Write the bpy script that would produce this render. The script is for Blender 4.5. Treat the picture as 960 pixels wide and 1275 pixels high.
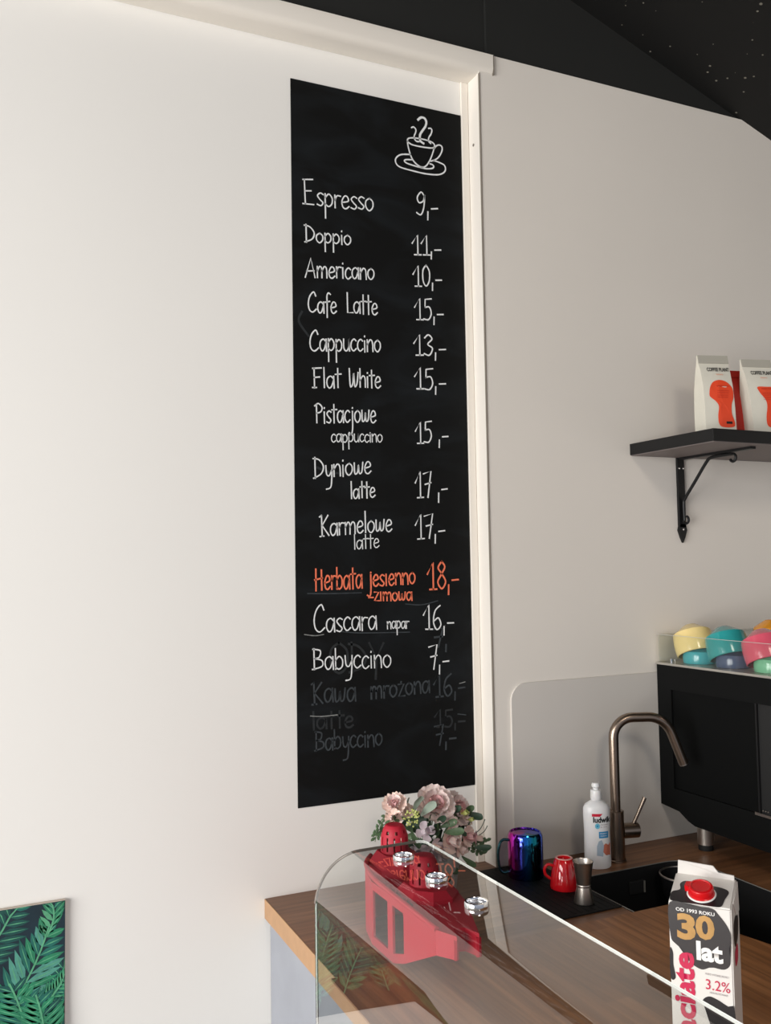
import bpy, bmesh, math, random
from mathutils import Vector, Matrix
PI = math.pi
random.seed(7)
S = bpy.context.scene
COL = S.collection
for _o in list(bpy.data.objects):
    bpy.data.objects.remove(_o)

# ------------------------------------------------------------------ camera
F, YAW, PIT, ROLL = 1136.5, 0.43512, 0.058936, -0.016294
CAM = Vector((0.0, -1.585, 1.5))
fw = Vector((math.sin(YAW) * math.cos(PIT), math.cos(YAW) * math.cos(PIT), math.sin(PIT)))
r0 = Vector((math.cos(YAW), -math.sin(YAW), 0)); u0 = r0.cross(fw)
rv = r0 * math.cos(ROLL) + u0 * math.sin(ROLL)
uv = -r0 * math.sin(ROLL) + u0 * math.cos(ROLL)
cd = bpy.data.cameras.new('camera'); cam = bpy.data.objects.new('camera', cd); COL.objects.link(cam)
cam.matrix_world = Matrix(((rv.x, uv.x, -fw.x, CAM.x), (rv.y, uv.y, -fw.y, CAM.y), (rv.z, uv.z, -fw.z, CAM.z), (0, 0, 0, 1)))
cd.sensor_fit = 'HORIZONTAL'; cd.sensor_width = 36.0; cd.lens = F * 36.0 / 960.0
cd.clip_start = 0.02
S.camera = cam

# ------------------------------------------------------------------ world, lights, exposure
S.view_settings.view_transform = 'Standard'; S.view_settings.look = 'None'
S.view_settings.gamma = 1.0; S.view_settings.use_curve_mapping = False
S.view_settings.exposure = 1.58
w = bpy.data.worlds.new('world'); S.world = w; w.use_nodes = True
w.node_tree.nodes['Background'].inputs[0].default_value = (0.80, 0.86, 1.0, 1)
w.node_tree.nodes['Background'].inputs[1].default_value = 0.15

def area(name, loc, look, sx, sy, power, color):
    l = bpy.data.lights.new(name, 'AREA'); l.shape = 'RECTANGLE'; l.size = sx; l.size_y = sy
    l.energy = power; l.color = color
    o = bpy.data.objects.new(name, l); COL.objects.link(o); o.location = loc
    o.rotation_euler = (Vector(look) - Vector(loc)).to_track_quat('-Z', 'Y').to_euler()
    return o
area('daylight_window', (-2.72, -1.75, 1.35), (0.0, -1.75, 1.35), 2.7, 2.2, 72, (1.0, 0.985, 0.965))
area('warm_fill', (0.3, -2.6, 2.75), (0.5, -1.2, 1.0), 0.5, 0.5, 4.5, (1.0, 0.88, 0.74))  # added warm fill for the upper wall, no known lamp behind it

def ray(x, y):
    return rv * ((x - 480) / F) - uv * ((y - 637.5) / F) + fw
def onZ(x, y, z):
    d = ray(x, y); return CAM + d * ((z - CAM.z) / d.z)
def onY(x, y, Y):
    d = ray(x, y); return CAM + d * ((Y - CAM.y) / d.y)
def onX(x, y, X):
    d = ray(x, y); return CAM + d * ((X - CAM.x) / d.x)

# ------------------------------------------------------------------ materials
def srgb(r, g, b):
    f = lambda c: (c / 255 / 12.92) if c / 255 <= 0.04045 else ((c / 255 + 0.055) / 1.055) ** 2.4
    return (f(r), f(g), f(b), 1)
def mat(name, color, rough=0.5, metal=0.0, noise=0.0, nscale=30, bump=0.0, bscale=200, spec=0.5, coat=0.0, sss=0.0):
    m = bpy.data.materials.new(name); m.use_nodes = True
    nt = m.node_tree; b = nt.nodes['Principled BSDF']
    b.inputs['Base Color'].default_value = color; b.inputs['Roughness'].default_value = rough
    b.inputs['Metallic'].default_value = metal; b.inputs['Specular IOR Level'].default_value = spec
    b.inputs['Coat Weight'].default_value = coat
    if sss: b.inputs['Subsurface Weight'].default_value = sss; b.inputs['Subsurface Radius'].default_value = (0.01, 0.006, 0.004)
    tc = nt.nodes.new('ShaderNodeTexCoord')
    if noise:
        n = nt.nodes.new('ShaderNodeTexNoise'); n.inputs['Scale'].default_value = nscale; n.inputs['Detail'].default_value = 5
        nt.links.new(tc.outputs['Object'], n.inputs['Vector'])
        mx = nt.nodes.new('ShaderNodeMixRGB'); mx.blend_type = 'MULTIPLY'; mx.inputs[0].default_value = 1
        mx.inputs[1].default_value = color
        rp = nt.nodes.new('ShaderNodeValToRGB'); rp.color_ramp.elements[0].position = 0.3; rp.color_ramp.elements[1].position = 0.7
        lo = 1 - noise; rp.color_ramp.elements[0].color = (lo, lo, lo, 1); rp.color_ramp.elements[1].color = (1, 1, 1, 1)
        nt.links.new(n.outputs['Fac'], rp.inputs[0]); nt.links.new(rp.outputs[0], mx.inputs[2]); nt.links.new(mx.outputs[0], b.inputs['Base Color'])
    if bump:
        n2 = nt.nodes.new('ShaderNodeTexNoise'); n2.inputs['Scale'].default_value = bscale; n2.inputs['Detail'].default_value = 3
        nt.links.new(tc.outputs['Object'], n2.inputs['Vector'])
        bp = nt.nodes.new('ShaderNodeBump'); bp.inputs['Strength'].default_value = bump; bp.inputs['Distance'].default_value = 0.002
        nt.links.new(n2.outputs['Fac'], bp.inputs['Height']); nt.links.new(bp.outputs[0], b.inputs['Normal'])
    return m

def wood(name, axis, dark, light, rough=0.42):
    m = bpy.data.materials.new(name); m.use_nodes = True; nt = m.node_tree; N = nt.nodes; L = nt.links
    b = N['Principled BSDF']; b.inputs['Roughness'].default_value = rough
    tc = N.new('ShaderNodeTexCoord'); mp = N.new('ShaderNodeMapping')
    L.new(tc.outputs['Object'], mp.inputs[0])
    if axis == 'Y': mp.inputs['Rotation'].default_value = (0, 0, PI / 2)
    br = N.new('ShaderNodeTexBrick'); br.inputs['Scale'].default_value = 1.0
    br.inputs['Brick Width'].default_value = 0.55; br.inputs['Row Height'].default_value = 0.042
    br.inputs['Mortar Size'].default_value = 0.0; br.inputs['Color1'].default_value = dark; br.inputs['Color2'].default_value = light
    br.offset = 0.37; L.new(mp.outputs[0], br.inputs['Vector'])
    mp2 = N.new('ShaderNodeMapping'); mp2.inputs['Scale'].default_value = (2.2, 40, 40); L.new(mp.outputs[0], mp2.inputs[0])
    n = N.new('ShaderNodeTexNoise'); n.inputs['Scale'].default_value = 2.2; n.inputs['Detail'].default_value = 7; n.inputs['Distortion'].default_value = 0.6
    L.new(mp2.outputs[0], n.inputs['Vector'])
    rp = N.new('ShaderNodeValToRGB'); rp.color_ramp.elements[0].position = 0.3; rp.color_ramp.elements[1].position = 0.68
    rp.color_ramp.elements[0].color = (0.55, 0.5, 0.46, 1); rp.color_ramp.elements[1].color = (1.08, 1.05, 1.02, 1)
    L.new(n.outputs['Fac'], rp.inputs[0])
    mx = N.new('ShaderNodeMixRGB'); mx.blend_type = 'MULTIPLY'; mx.inputs[0].default_value = 1
    L.new(br.outputs['Color'], mx.inputs[1]); L.new(rp.outputs[0], mx.inputs[2]); L.new(mx.outputs[0], b.inputs['Base Color'])
    bp = N.new('ShaderNodeBump'); bp.inputs['Strength'].default_value = 0.08; L.new(n.outputs['Fac'], bp.inputs['Height']); L.new(bp.outputs[0], b.inputs['Normal'])
    return m

def glass(name, tint, refl=2.0, rough=0.0):
    # thin clear plastic sheet: straight-through transmission plus the mirror reflection of both of its faces
    m = bpy.data.materials.new(name); m.use_nodes = True; nt = m.node_tree; N = nt.nodes; L = nt.links
    N.remove(N['Principled BSDF']); out = N['Material Output']
    t = N.new('ShaderNodeBsdfTransparent'); t.inputs[0].default_value = tint
    g = N.new('ShaderNodeBsdfGlossy'); g.inputs['Roughness'].default_value = rough
    fr = N.new('ShaderNodeFresnel'); fr.inputs['IOR'].default_value = 1.49
    geo = N.new('ShaderNodeNewGeometry')
    inv = N.new('ShaderNodeMath'); inv.operation = 'SUBTRACT'; inv.inputs[0].default_value = 1; L.new(geo.outputs['Backfacing'], inv.inputs[1])
    mu = N.new('ShaderNodeMath'); mu.operation = 'MULTIPLY'; mu.inputs[1].default_value = refl; mu.use_clamp = True; L.new(fr.outputs[0], mu.inputs[0])
    m2 = N.new('ShaderNodeMath'); m2.operation = 'MULTIPLY'; L.new(mu.outputs[0], m2.inputs[0]); L.new(inv.outputs[0], m2.inputs[1])
    mix = N.new('ShaderNodeMixShader'); L.new(m2.outputs[0], mix.inputs[0]); L.new(t.outputs[0], mix.inputs[1]); L.new(g.outputs[0], mix.inputs[2])
    L.new(mix.outputs[0], out.inputs['Surface'])
    return m

M = {}
M['wall'] = mat('white_wall_paint', srgb(226, 220, 211), 0.75, noise=0.03, nscale=3, bump=0.06, bscale=250)
M['door'] = mat('white_door_paint', srgb(234, 232, 227), 0.55, noise=0.015, nscale=2)
M['trim'] = mat('white_trim', srgb(228, 222, 212), 0.5)
M['splash'] = mat('white_splash_plastic', srgb(208, 203, 196), 0.33, noise=0.03, nscale=4)
M['joint'] = mat('grey_joint', srgb(120, 112, 102), 0.8)
M['floor'] = mat('grey_floor', srgb(120, 112, 104), 0.6, noise=0.1, nscale=6)
M['steel'] = mat('brushed_steel', srgb(190, 182, 174), 0.34, 1.0, bump=0.03, bscale=500)
M['nickel'] = mat('brushed_nickel', srgb(150, 134, 120), 0.3, 1.0)
M['chrome'] = mat('polished_chrome', srgb(235, 235, 238), 0.06, 1.0)
M['black_metal'] = mat('black_powder_coat', srgb(18, 18, 19), 0.45, spec=0.3)
M['machine'] = mat('black_machine_panel', srgb(11, 12, 12), 0.7, spec=0.12)
M['machine_in'] = mat('black_machine_inset', srgb(8, 9, 9), 0.75, spec=0.1)
M['rail'] = mat('satin_aluminium', srgb(190, 186, 178), 0.35, 0.7)
M['sink'] = mat('black_granite_sink', srgb(17, 17, 18), 0.6, noise=0.35, nscale=500, spec=0.35)
M['sink_rim'] = mat('grey_sink_rim', srgb(120, 118, 112), 0.45)
M['rubber'] = mat('black_rubber', srgb(14, 14, 14), 0.7)
M['tray'] = mat('black_drainer', srgb(8, 8, 9), 0.7, spec=0.25)
M['woodX'] = wood('oiled_oak_back_run', 'X', srgb(124, 84, 54), srgb(148, 105, 72))
M['woodY'] = wood('oiled_oak_bar_slab', 'Y', srgb(148, 98, 56), srgb(170, 118, 74))
M['edgewood'] = mat('pale_oak_edge_band', srgb(178, 138, 100), 0.5, noise=0.12, nscale=50)
M['laminate'] = mat('grey_concrete_laminate', srgb(150, 153, 161), 0.6, noise=0.12, nscale=9)
M['cabinet'] = mat('dark_cabinet', srgb(60, 56, 54), 0.6)
M['acrylic'] = glass('clear_acrylic', (0.955, 0.965, 0.955, 1), 2.3)
M['acrylic_edge'] = mat('lit_acrylic_edge', srgb(240, 241, 238), 0.15)  # near-white paints the light gathered in the clear edge
M['acrylic_edge_dark'] = mat('shaded_acrylic_edge', srgb(128, 118, 110), 0.2)  # same clear edge, painted grey where it looks shaded
M['guard'] = glass('clear_cup_guard', (0.96, 0.97, 0.96, 1), 1.6)
M['guard_edge'] = mat('guard_edge', srgb(190, 190, 184), 0.25)
M['red_plastic'] = mat('matt_red_plastic', srgb(170, 12, 40), 0.55, bump=0.12, bscale=700)
M['dark_red'] = mat('red_recess_shade', srgb(92, 14, 26), 0.6)
M['pink_mark'] = mat('pale_engraving', srgb(226, 106, 104), 0.6)
M['red_glaze'] = mat('red_glaze', srgb(206, 22, 32), 0.1, coat=0.6)
M['pale_glaze'] = mat('bare_rim', srgb(228, 168, 160), 0.4)
M['white_plastic'] = mat('white_plastic', srgb(226, 226, 226), 0.32, sss=0.1)
M['chalk'] = mat('white_chalk', srgb(226, 228, 228), 0.9)
M['orange_chalk'] = mat('orange_chalk', srgb(240, 122, 88), 0.9)
M['ghost1'] = mat('rubbed_chalk', srgb(60, 66, 70), 0.9, noise=0.45, nscale=90)
M['ghost2'] = mat('faint_rubbed_chalk', srgb(38, 42, 44), 0.9, noise=0.5, nscale=90)
M['thin_chalk'] = mat('thin_chalk', srgb(150, 152, 150), 0.9, noise=0.5, nscale=120)
M['carton'] = mat('white_carton', srgb(226, 222, 218), 0.35)
M['carton_side'] = M['carton']
M['cow'] = mat('black_cow_patch', srgb(30, 26, 30), 0.35)
M['cow_navy'] = mat('charcoal_patch', srgb(58, 54, 56), 0.3, noise=0.15, nscale=20)
M['magenta'] = mat('magenta_print', srgb(198, 26, 76), 0.4)
M['gold'] = mat('gold_print', srgb(196, 152, 92), 0.35, 0.3, noise=0.25, nscale=60)
M['white_print'] = mat('white_print', srgb(238, 236, 234), 0.4)
M['grey_print'] = mat('grey_print', srgb(140, 130, 134), 0.5)
M['black_print'] = mat('black_print', srgb(20, 20, 22), 0.5)
M['cap_red'] = mat('red_cap_plastic', srgb(206, 16, 24), 0.25)
M['blue_print'] = mat('blue_print', srgb(30, 130, 184), 0.4)
M['cyan_print'] = mat('cyan_print', srgb(110, 186, 208), 0.4)
M['label_red'] = mat('label_red', srgb(196, 24, 54), 0.4)
M['skin_print'] = mat('hand_print', srgb(196, 112, 88), 0.5)
M['plate_print'] = mat('plate_print', srgb(160, 176, 190), 0.5)
M['bag'] = mat('cream_bag_paper', srgb(214, 210, 196), 0.55, noise=0.05, nscale=30, bump=0.15, bscale=40)
M['bag_grey'] = mat('grey_folded_seal', srgb(168, 164, 152), 0.55)
M['bag_orange'] = mat('orange_bag_print', srgb(226, 72, 36), 0.5)
M['bag_red'] = mat('red_bag_paper', srgb(186, 34, 20), 0.55, noise=0.08, nscale=30)
M['bag_peach'] = mat('peach_print', srgb(228, 158, 128), 0.55)

def chalkboard_mat():
    m = mat('chalkboard_black', srgb(20, 22, 22), 0.65, spec=0.15); nt = m.node_tree; N = nt.nodes; L = nt.links
    tc = N.new('ShaderNodeTexCoord'); mp = N.new('ShaderNodeMapping'); mp.inputs['Scale'].default_value = (1, 1, 2.2)
    L.new(tc.outputs['Object'], mp.inputs[0])
    n = N.new('ShaderNodeTexNoise'); n.inputs['Scale'].default_value = 5; n.inputs['Detail'].default_value = 6; n.inputs['Distortion'].default_value = 1.0
    L.new(mp.outputs[0], n.inputs['Vector'])
    rp = N.new('ShaderNodeValToRGB'); rp.color_ramp.elements[0].position = 0.45; rp.color_ramp.elements[0].color = srgb(13, 14, 14)
    rp.color_ramp.elements[1].position = 0.78; rp.color_ramp.elements[1].color = srgb(26, 30, 33)
    L.new(n.outputs['Fac'], rp.inputs[0]); L.new(rp.outputs[0], N['Principled BSDF'].inputs['Base Color'])
    return m
M['board'] = chalkboard_mat()

def ceiling_mat():
    m = mat('black_speckled_ceiling', srgb(20, 20, 19), 0.7, spec=0.3); nt = m.node_tree; N = nt.nodes; L = nt.links
    tc = N.new('ShaderNodeTexCoord'); v = N.new('ShaderNodeTexVoronoi'); v.inputs['Scale'].default_value = 42
    L.new(tc.outputs['Object'], v.inputs['Vector'])
    n = N.new('ShaderNodeTexNoise'); n.inputs['Scale'].default_value = 5; L.new(tc.outputs['Object'], n.inputs['Vector'])
    a = N.new('ShaderNodeMath'); a.operation = 'MULTIPLY_ADD'; a.inputs[1].default_value = 0.45; a.inputs[2].default_value = -0.155
    L.new(n.outputs['Fac'], a.inputs[0])
    lt = N.new('ShaderNodeMath'); lt.operation = 'LESS_THAN'; L.new(v.outputs['Distance'], lt.inputs[0]); L.new(a.outputs[0], lt.inputs[1])
    mx = N.new('ShaderNodeMixRGB'); mx.inputs[1].default_value = srgb(15, 15, 14); mx.inputs[2].default_value = srgb(120, 116, 106)
    L.new(lt.outputs[0], mx.inputs[0]); L.new(mx.outputs[0], N['Principled BSDF'].inputs['Base Color'])
    return m
M['ceil'] = ceiling_mat()
M['blackwall'] = mat('black_wall_paint', srgb(22, 23, 21), 0.75, noise=0.15, nscale=4)

def rainbow_mat():
    m = mat('rainbow_coated_steel', (0.1, 0.1, 0.5, 1), 0.1, 1.0); nt = m.node_tree; N = nt.nodes; L = nt.links
    tc = N.new('ShaderNodeTexCoord'); sp = N.new('ShaderNodeSeparateXYZ'); L.new(tc.outputs['Object'], sp.inputs[0])
    # coating sheen and its reflections, painted as colour bands round the mug
    at = N.new('ShaderNodeMath'); at.operation = 'ARCTAN2'; L.new(sp.outputs['Y'], at.inputs[0]); L.new(sp.outputs['X'], at.inputs[1])
    ad = N.new('ShaderNodeMath'); ad.operation = 'MULTIPLY_ADD'; ad.inputs[1].default_value = 1 / (2 * PI); ad.inputs[2].default_value = 0.5
    L.new(at.outputs[0], ad.inputs[0])
    rp = N.new('ShaderNodeValToRGB'); cr = rp.color_ramp
    stops = [(0.0, (200, 40, 150)), (0.04, (190, 50, 190)), (0.10, (90, 70, 225)), (0.16, (40, 120, 220)), (0.23, (30, 130, 140)), (0.30, (20, 40, 90)), (0.36, (40, 90, 210)), (0.55, (60, 60, 190)), (1.0, (200, 40, 150))]
    cr.elements[0].position = 0; cr.elements[0].color = srgb(*stops[0][1]); cr.elements[1].position = 1; cr.elements[1].color = srgb(*stops[-1][1])
    for p, c in stops[1:-1]:
        e = cr.elements.new(p); e.color = srgb(*c)
    L.new(ad.outputs[0], rp.inputs[0]); L.new(rp.outputs[0], N['Principled BSDF'].inputs['Base Color'])
    return m
M['rainbow'] = rainbow_mat()

# ------------------------------------------------------------------ helpers
def tag(o, label=None, cat=None, group=None, kind=None):
    if label: o['label'] = label
    if cat: o['category'] = cat
    if group: o['group'] = group
    if kind: o['kind'] = kind
    return o
def thing(name, label, cat, loc=(0, 0, 0), rz=0, group=None):
    o = bpy.data.objects.new(name, None); COL.objects.link(o); o.location = loc; o.rotation_euler = (0, 0, rz)
    o.empty_display_size = 0.02
    return tag(o, label, cat, group)
def link(name, me, parent=None, m=None):
    if m is not None:
        if len(me.materials): me.materials.clear()
        for k in (m if isinstance(m, (list, tuple)) else [m]): me.materials.append(k)
    o = bpy.data.objects.new(name, me); COL.objects.link(o)
    if parent: o.parent = parent
    return o
def obj(name, bm, m, parent=None, smooth=False, world=False, ang=35):
    me = bpy.data.meshes.new(name)
    if world and parent:      # geometry given in world space: bring it into the parent's space
        mm = parent_matrix(parent).inverted(); bm.transform(mm)
    bmesh.ops.recalc_face_normals(bm, faces=bm.faces[:]) if getattr(bm, '_rc', True) is True else None
    if smooth:
        for f in bm.faces: f.smooth = True
        for e in bm.edges:
            if len(e.link_faces) == 2 and e.calc_face_angle(0) > math.radians(ang): e.smooth = False
    bm.to_mesh(me); bm.free()
    return link(name, me, parent, m)
def parent_matrix(o):
    m = o.matrix_basis.copy(); p = o.parent
    while p: m = p.matrix_basis @ m; p = p.parent
    return m
def box(bm, x0, x1, y0, y1, z0, z1, bevel=0.0, seg=2, mi=0):
    r = bmesh.ops.create_cube(bm, size=1)
    vs = r['verts']
    for v in vs:
        v.co = Vector((x0 + (v.co.x + .5) * (x1 - x0), y0 + (v.co.y + .5) * (y1 - y0), z0 + (v.co.z + .5) * (z1 - z0)))
    fs = {f for v in vs for f in v.link_faces}
    for f in fs: f.material_index = mi
    if bevel:
        es = {e for v in vs for e in v.link_edges}
        bmesh.ops.bevel(bm, geom=list(es), offset=bevel, segments=seg, affect='EDGES', profile=0.6)
    return vs
def BX(*a, **k):
    bm = bmesh.new(); box(bm, *a, **k); return bm
def lathe(bm, prof, seg=32, c=(0, 0, 0), mat_=None, sx=1.0, sy=1.0, cap=True, mi=0):
    rings = []
    c = Vector(c)
    for r, z in prof:
        if r < 1e-6:
            p = Vector((0, 0, z)); rings.append([bm.verts.new((mat_ @ p if mat_ else p) + c)])
        else:
            ring = []
            for i in range(seg):
                a = 2 * PI * i / seg; p = Vector((r * sx * math.cos(a), r * sy * math.sin(a), z))
                ring.append(bm.verts.new((mat_ @ p if mat_ else p) + c))
            rings.append(ring)
    fs = []
    for A, B in zip(rings, rings[1:]):
        for i in range(seg):
            j = (i + 1) % seg
            if len(A) == 1 and len(B) == 1: continue
            if len(A) == 1: fs.append(bm.faces.new((A[0], B[i], B[j])))
            elif len(B) == 1: fs.append(bm.faces.new((A[i], A[j], B[0])))
            else: fs.append(bm.faces.new((A[i], A[j], B[j], B[i])))
    if cap:
        for R_ in (rings[0], rings[-1]):
            if len(R_) > 2: fs.append(bm.faces.new(R_))
    for f in fs: f.material_index = mi
    return fs
def LA(prof, **k):
    bm = bmesh.new(); lathe(bm, prof, **k); return bm
def tube(bm, pts, rad, seg=10, closed=False, flat=1.0):
    pts = [Vector(p) for p in pts]; n = len(pts); rads = rad if isinstance(rad, (list, tuple)) else [rad] * n
    rings = []; up = None
    for i, p in enumerate(pts):
        if closed: t = (pts[(i + 1) % n] - pts[i - 1]).normalized()
        else: t = (pts[min(i + 1, n - 1)] - pts[max(i - 1, 0)]).normalized()
        if up is None:
            up = Vector((0, 0, 1)) if abs(t.z) < 0.9 else Vector((1, 0, 0))
        s = t.cross(up).normalized(); up = s.cross(t).normalized()
        rings.append([bm.verts.new(p + (s * math.cos(2 * PI * k / seg) * flat + up * math.sin(2 * PI * k / seg)) * rads[i]) for k in range(seg)])
    m_ = n if closed else n - 1
    for i in range(m_):
        A, B = rings[i], rings[(i + 1) % n]
        for k in range(seg): bm.faces.new((A[k], A[(k + 1) % seg], B[(k + 1) % seg], B[k]))
    if not closed: bm.faces.new(rings[0]); bm.faces.new(rings[-1])
def TU(*a, **k):
    bm = bmesh.new(); tube(bm, *a, **k); return bm
def smooth_pts(pts, sub=6, closed=False):
    P = [Vector(p) for p in pts]; n = len(P)
    if n < 3: return P
    out = []
    rng = n if closed else n - 1
    for i in range(rng):
        if closed: a, b, c, d = P[i - 1], P[i], P[(i + 1) % n], P[(i + 2) % n]
        else: a, b, c, d = P[max(i - 1, 0)], P[i], P[i + 1], P[min(i + 2, n - 1)]
        for k in range(sub):
            t = k / sub
            out.append(0.5 * ((2 * b) + (c - a) * t + (2 * a - 5 * b + 4 * c - d) * t * t + (3 * b - a - 3 * c + d) * t ** 3))
    if not closed: out.append(P[-1])
    return out
def prism(bm, poly, d, mi=0):
    """poly: list of 3D points (planar), extruded by vector d"""
    d = Vector(d); A = [bm.verts.new(Vector(p)) for p in poly]; B = [bm.verts.new(Vector(p) + d) for p in poly]
    n = len(A); fs = [bm.faces.new(A), bm.faces.new(B[::-1])]
    for i in range(n): fs.append(bm.faces.new((A[i], B[i], B[(i + 1) % n], A[(i + 1) % n])))
    for f in fs: f.material_index = mi
def PR(*a, **k):
    bm = bmesh.new(); prism(bm, *a, **k); return bm
def bake(o):
    """apply the modifiers of o and keep the result as its mesh"""
    dg = bpy.context.evaluated_depsgraph_get(); dg.update()
    me = bpy.data.meshes.new_from_object(o.evaluated_get(dg)); old = o.data
    o.modifiers.clear(); o.data = me; bpy.data.meshes.remove(old)
def copy_tree(o, parent=None):
    c = o.copy(); COL.objects.link(c)
    if parent: c.parent = parent
    for ch in list(o.children): copy_tree(ch, c)
    return c

def printed(name, parent, text, origin, right, up, size, m, width=None, bold=0.0, align='LEFT', lift=0.0003, thick=0.0, shear=0.0, italic_like=False, curve=None, spacing=1.0):
    """flat printed lettering lying on a surface: origin/right/up in world space"""
    cu = bpy.data.curves.new(name, 'FONT'); cu.body = text; cu.size = 1.0; cu.align_x = align; cu.offset = bold; cu.shear = shear
    cu.space_character = spacing; cu.resolution_u = 3
    tmp = bpy.data.objects.new('tmp', cu); COL.objects.link(tmp)
    bpy.context.view_layer.update()
    me = bpy.data.meshes.new_from_object(tmp.evaluated_get(bpy.context.evaluated_depsgraph_get()))
    bpy.data.objects.remove(tmp); bpy.data.curves.remove(cu)
    xs = [v.co.x for v in me.vertices]; ys = [v.co.y for v in me.vertices]
    ww = max(xs) - min(xs); x0 = min(xs); hh = max(ys) - min(ys)
    R_, U_ = Vector(right).normalized(), Vector(up).normalized(); Nn = R_.cross(U_)
    sx = (width / ww) if width else size
    O = Vector(origin); inv = parent_matrix(parent).inverted()
    off = 0 if align == 'LEFT' else -ww / 2
    for v in me.vertices:
        x = (v.co.x - x0 + off) * sx; y = v.co.y * size
        if curve: y += curve(x)
        v.co = inv @ (O + R_ * x + U_ * y + Nn * lift)
    return link(name, me, parent, m)

def flat_poly(name, parent, pts, m, normal, lift=0.0003):
    """flat print: a filled outline lying on a surface (world space)"""
    bm = bmesh.new(); inv = parent_matrix(parent).inverted(); n = Vector(normal).normalized()
    vs = [bm.verts.new(inv @ (Vector(p) + n * lift)) for p in pts]
    f = bm.faces.new(vs); bmesh.ops.triangulate(bm, faces=[f])
    return obj(name, bm, m, parent)

# ------------------------------------------------------------------ the setting
YD = 0.051         # face of the recessed door
def struct(name, bm, m, parent=None, **k):
    o = obj(name, bm, m, parent, **k)
    if not parent: o['kind'] = 'structure'
    return o
struct('floor', BX(-2.8, 3.0, -3.6, 0.3, -0.06, 0), M['floor'])
bm = bmesh.new(); box(bm, 0.968, 3.0, 0.0, 0.12, 0, 2.567)
struct('wall_back', bm, M['wall'])
bm = bmesh.new(); box(bm, 0.99, 3.0, 0.004, 0.12, 2.5675, 3.6)
struct('wall_upper', bm, M['blackwall'])
bm = bmesh.new(); box(bm, -2.8, 0.9895, 0.012, 0.12, 2.566, 4.2)
struct('wall_upper_left', bm, M['blackwall'])
# sloped black ceiling
def cz(x): return 2.722 - 0.356 * (x - 1.272)
bm = PR([(-2.8, 0.12, cz(-2.8)), (3.0, 0.12, cz(3.0)), (3.0, 0.12, cz(3.0) + 0.06), (-2.8, 0.12, cz(-2.8) + 0.06)], (0, -3.72, 0))
struct('ceiling', bm, M['ceil'])
# left wall with the big daylight window opening
bm = bmesh.new()
box(bm, -2.8, -2.74, -3.6, 0.12, 0, 0.25); box(bm, -2.8, -2.74, -3.6, 0.12, 2.45, 4.15)
box(bm, -2.8, -2.74, -0.40, 0.12, 0.25, 2.45); box(bm, -2.8, -2.74, -3.6, -3.10, 0.25, 2.45)
struct('wall_left', bm, M['wall'])
bm = bmesh.new()
for y in (-3.10, -1.79, -0.45): box(bm, -2.745, -2.70, y, y + 0.05, 0.25, 2.45)
for z in (0.25, 2.40): box(bm, -2.745, -2.70, -3.10, -0.40, z, z + 0.05)
struct('window_1', bm, M['black_metal'])
struct('wall_right', BX(2.9, 3.0, -3.6, 0.0, 0, 2.3), M['wall'])

# sliding door, frame strip, header
door = struct('door_1', BX(-1.6, 0.9505, YD, YD + 0.045, 0.005, 2.566), M['door'])
struct('wall_far_left', BX(-2.8, -1.6, YD, 0.12, 0, 2.566), M['wall'])
struct('trim_1', BX(0.951, 0.9675, 0.046, 0.12, 0, 2.523, bevel=0.0015), M['trim'])
bm = bmesh.new()
prof = [(YD, 2.5225), (0.012, 2.5225), (0.004, 2.5245), (-0.002, 2.529), (-0.005, 2.536), (-0.005, 2.5655), (YD, 2.5655)]
prism(bm, [(-1.7, y, z) for y, z in prof], (2.7, 0, 0))
hd = struct('trim_2', bm, M['trim'], smooth=True, ang=40)
struct('trim_3', BX(1.0, 1.0022, -0.0052, 0.004, 2.5235, 2.566), M['joint'])
struct('trim_4', BX(0.9679, 0.9692, -0.0012, 0.004, 0.9, 2.523), M['joint'])
screw = obj('screw', LA([(0, 0), (0.003, 0), (0.003, 0.001), (0, 0.0013)], seg=10, mat_=Matrix.Rotation(-PI / 2, 4, 'Y'), c=(0.9679, 0.028, 2.38)), M['joint'], None)
tag(screw, 'tiny screw head in the upper door frame reveal', 'screw')

# splash panel behind the sink
pts = []
x0, x1, z0, z1, rr = 1.008, 1.75, 0.9005, 1.258, 0.035
pts = [(x1, 0, z0), (x1, 0, z1)] + [(x0 + rr - rr * math.sin(a), 0, z1 - rr + rr * math.cos(a)) for a in [PI / 2 * k / 8 for k in range(9)]] + [(x0, 0, z0)]
bm = PR(pts, (0, -0.004, 0)); 
sp = obj('splash_panel', bm, M['splash']); tag(sp, 'thin white splash panel with a rounded corner fixed to the wall behind the tap', 'panel')

# ------------------------------------------------------------------ worktop, slab, cabinets
back = thing('worktop', 'long oak worktop against the wall under the tap, coffee machine and flowers', 'worktop', (0.5, 0, 0.9))
poly = [(0.507, YD), (0.9675, YD), (0.9675, 0.0), (2.85, 0.0), (2.85, -0.62), (1.14, -0.62), (1.14, -1.5), (0.49, -1.5)]
bm = PR([(x, y, 0.8655) for x, y in poly], (0, 0, 0.0345))
top = obj('top', bm, M['woodX'], back, world=True)
def rrect(x0, x1, y0, y1, r, n=8):
    out = []
    for cx, cy, a0 in ((x1 - r, y1 - r, 0), (x0 + r, y1 - r, PI / 2), (x0 + r, y0 + r, PI), (x1 - r, y0 + r, 3 * PI / 2)):
        for k in range(n + 1):
            a = a0 + PI / 2 * k / n; out.append((cx + r * math.cos(a), cy + r * math.sin(a)))
    return out
SX0, SX1, SY0, SY1 = 1.050, 1.334, -0.56, -0.126
cut = link('cutter', bpy.data.meshes.new('cutter'))
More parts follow.
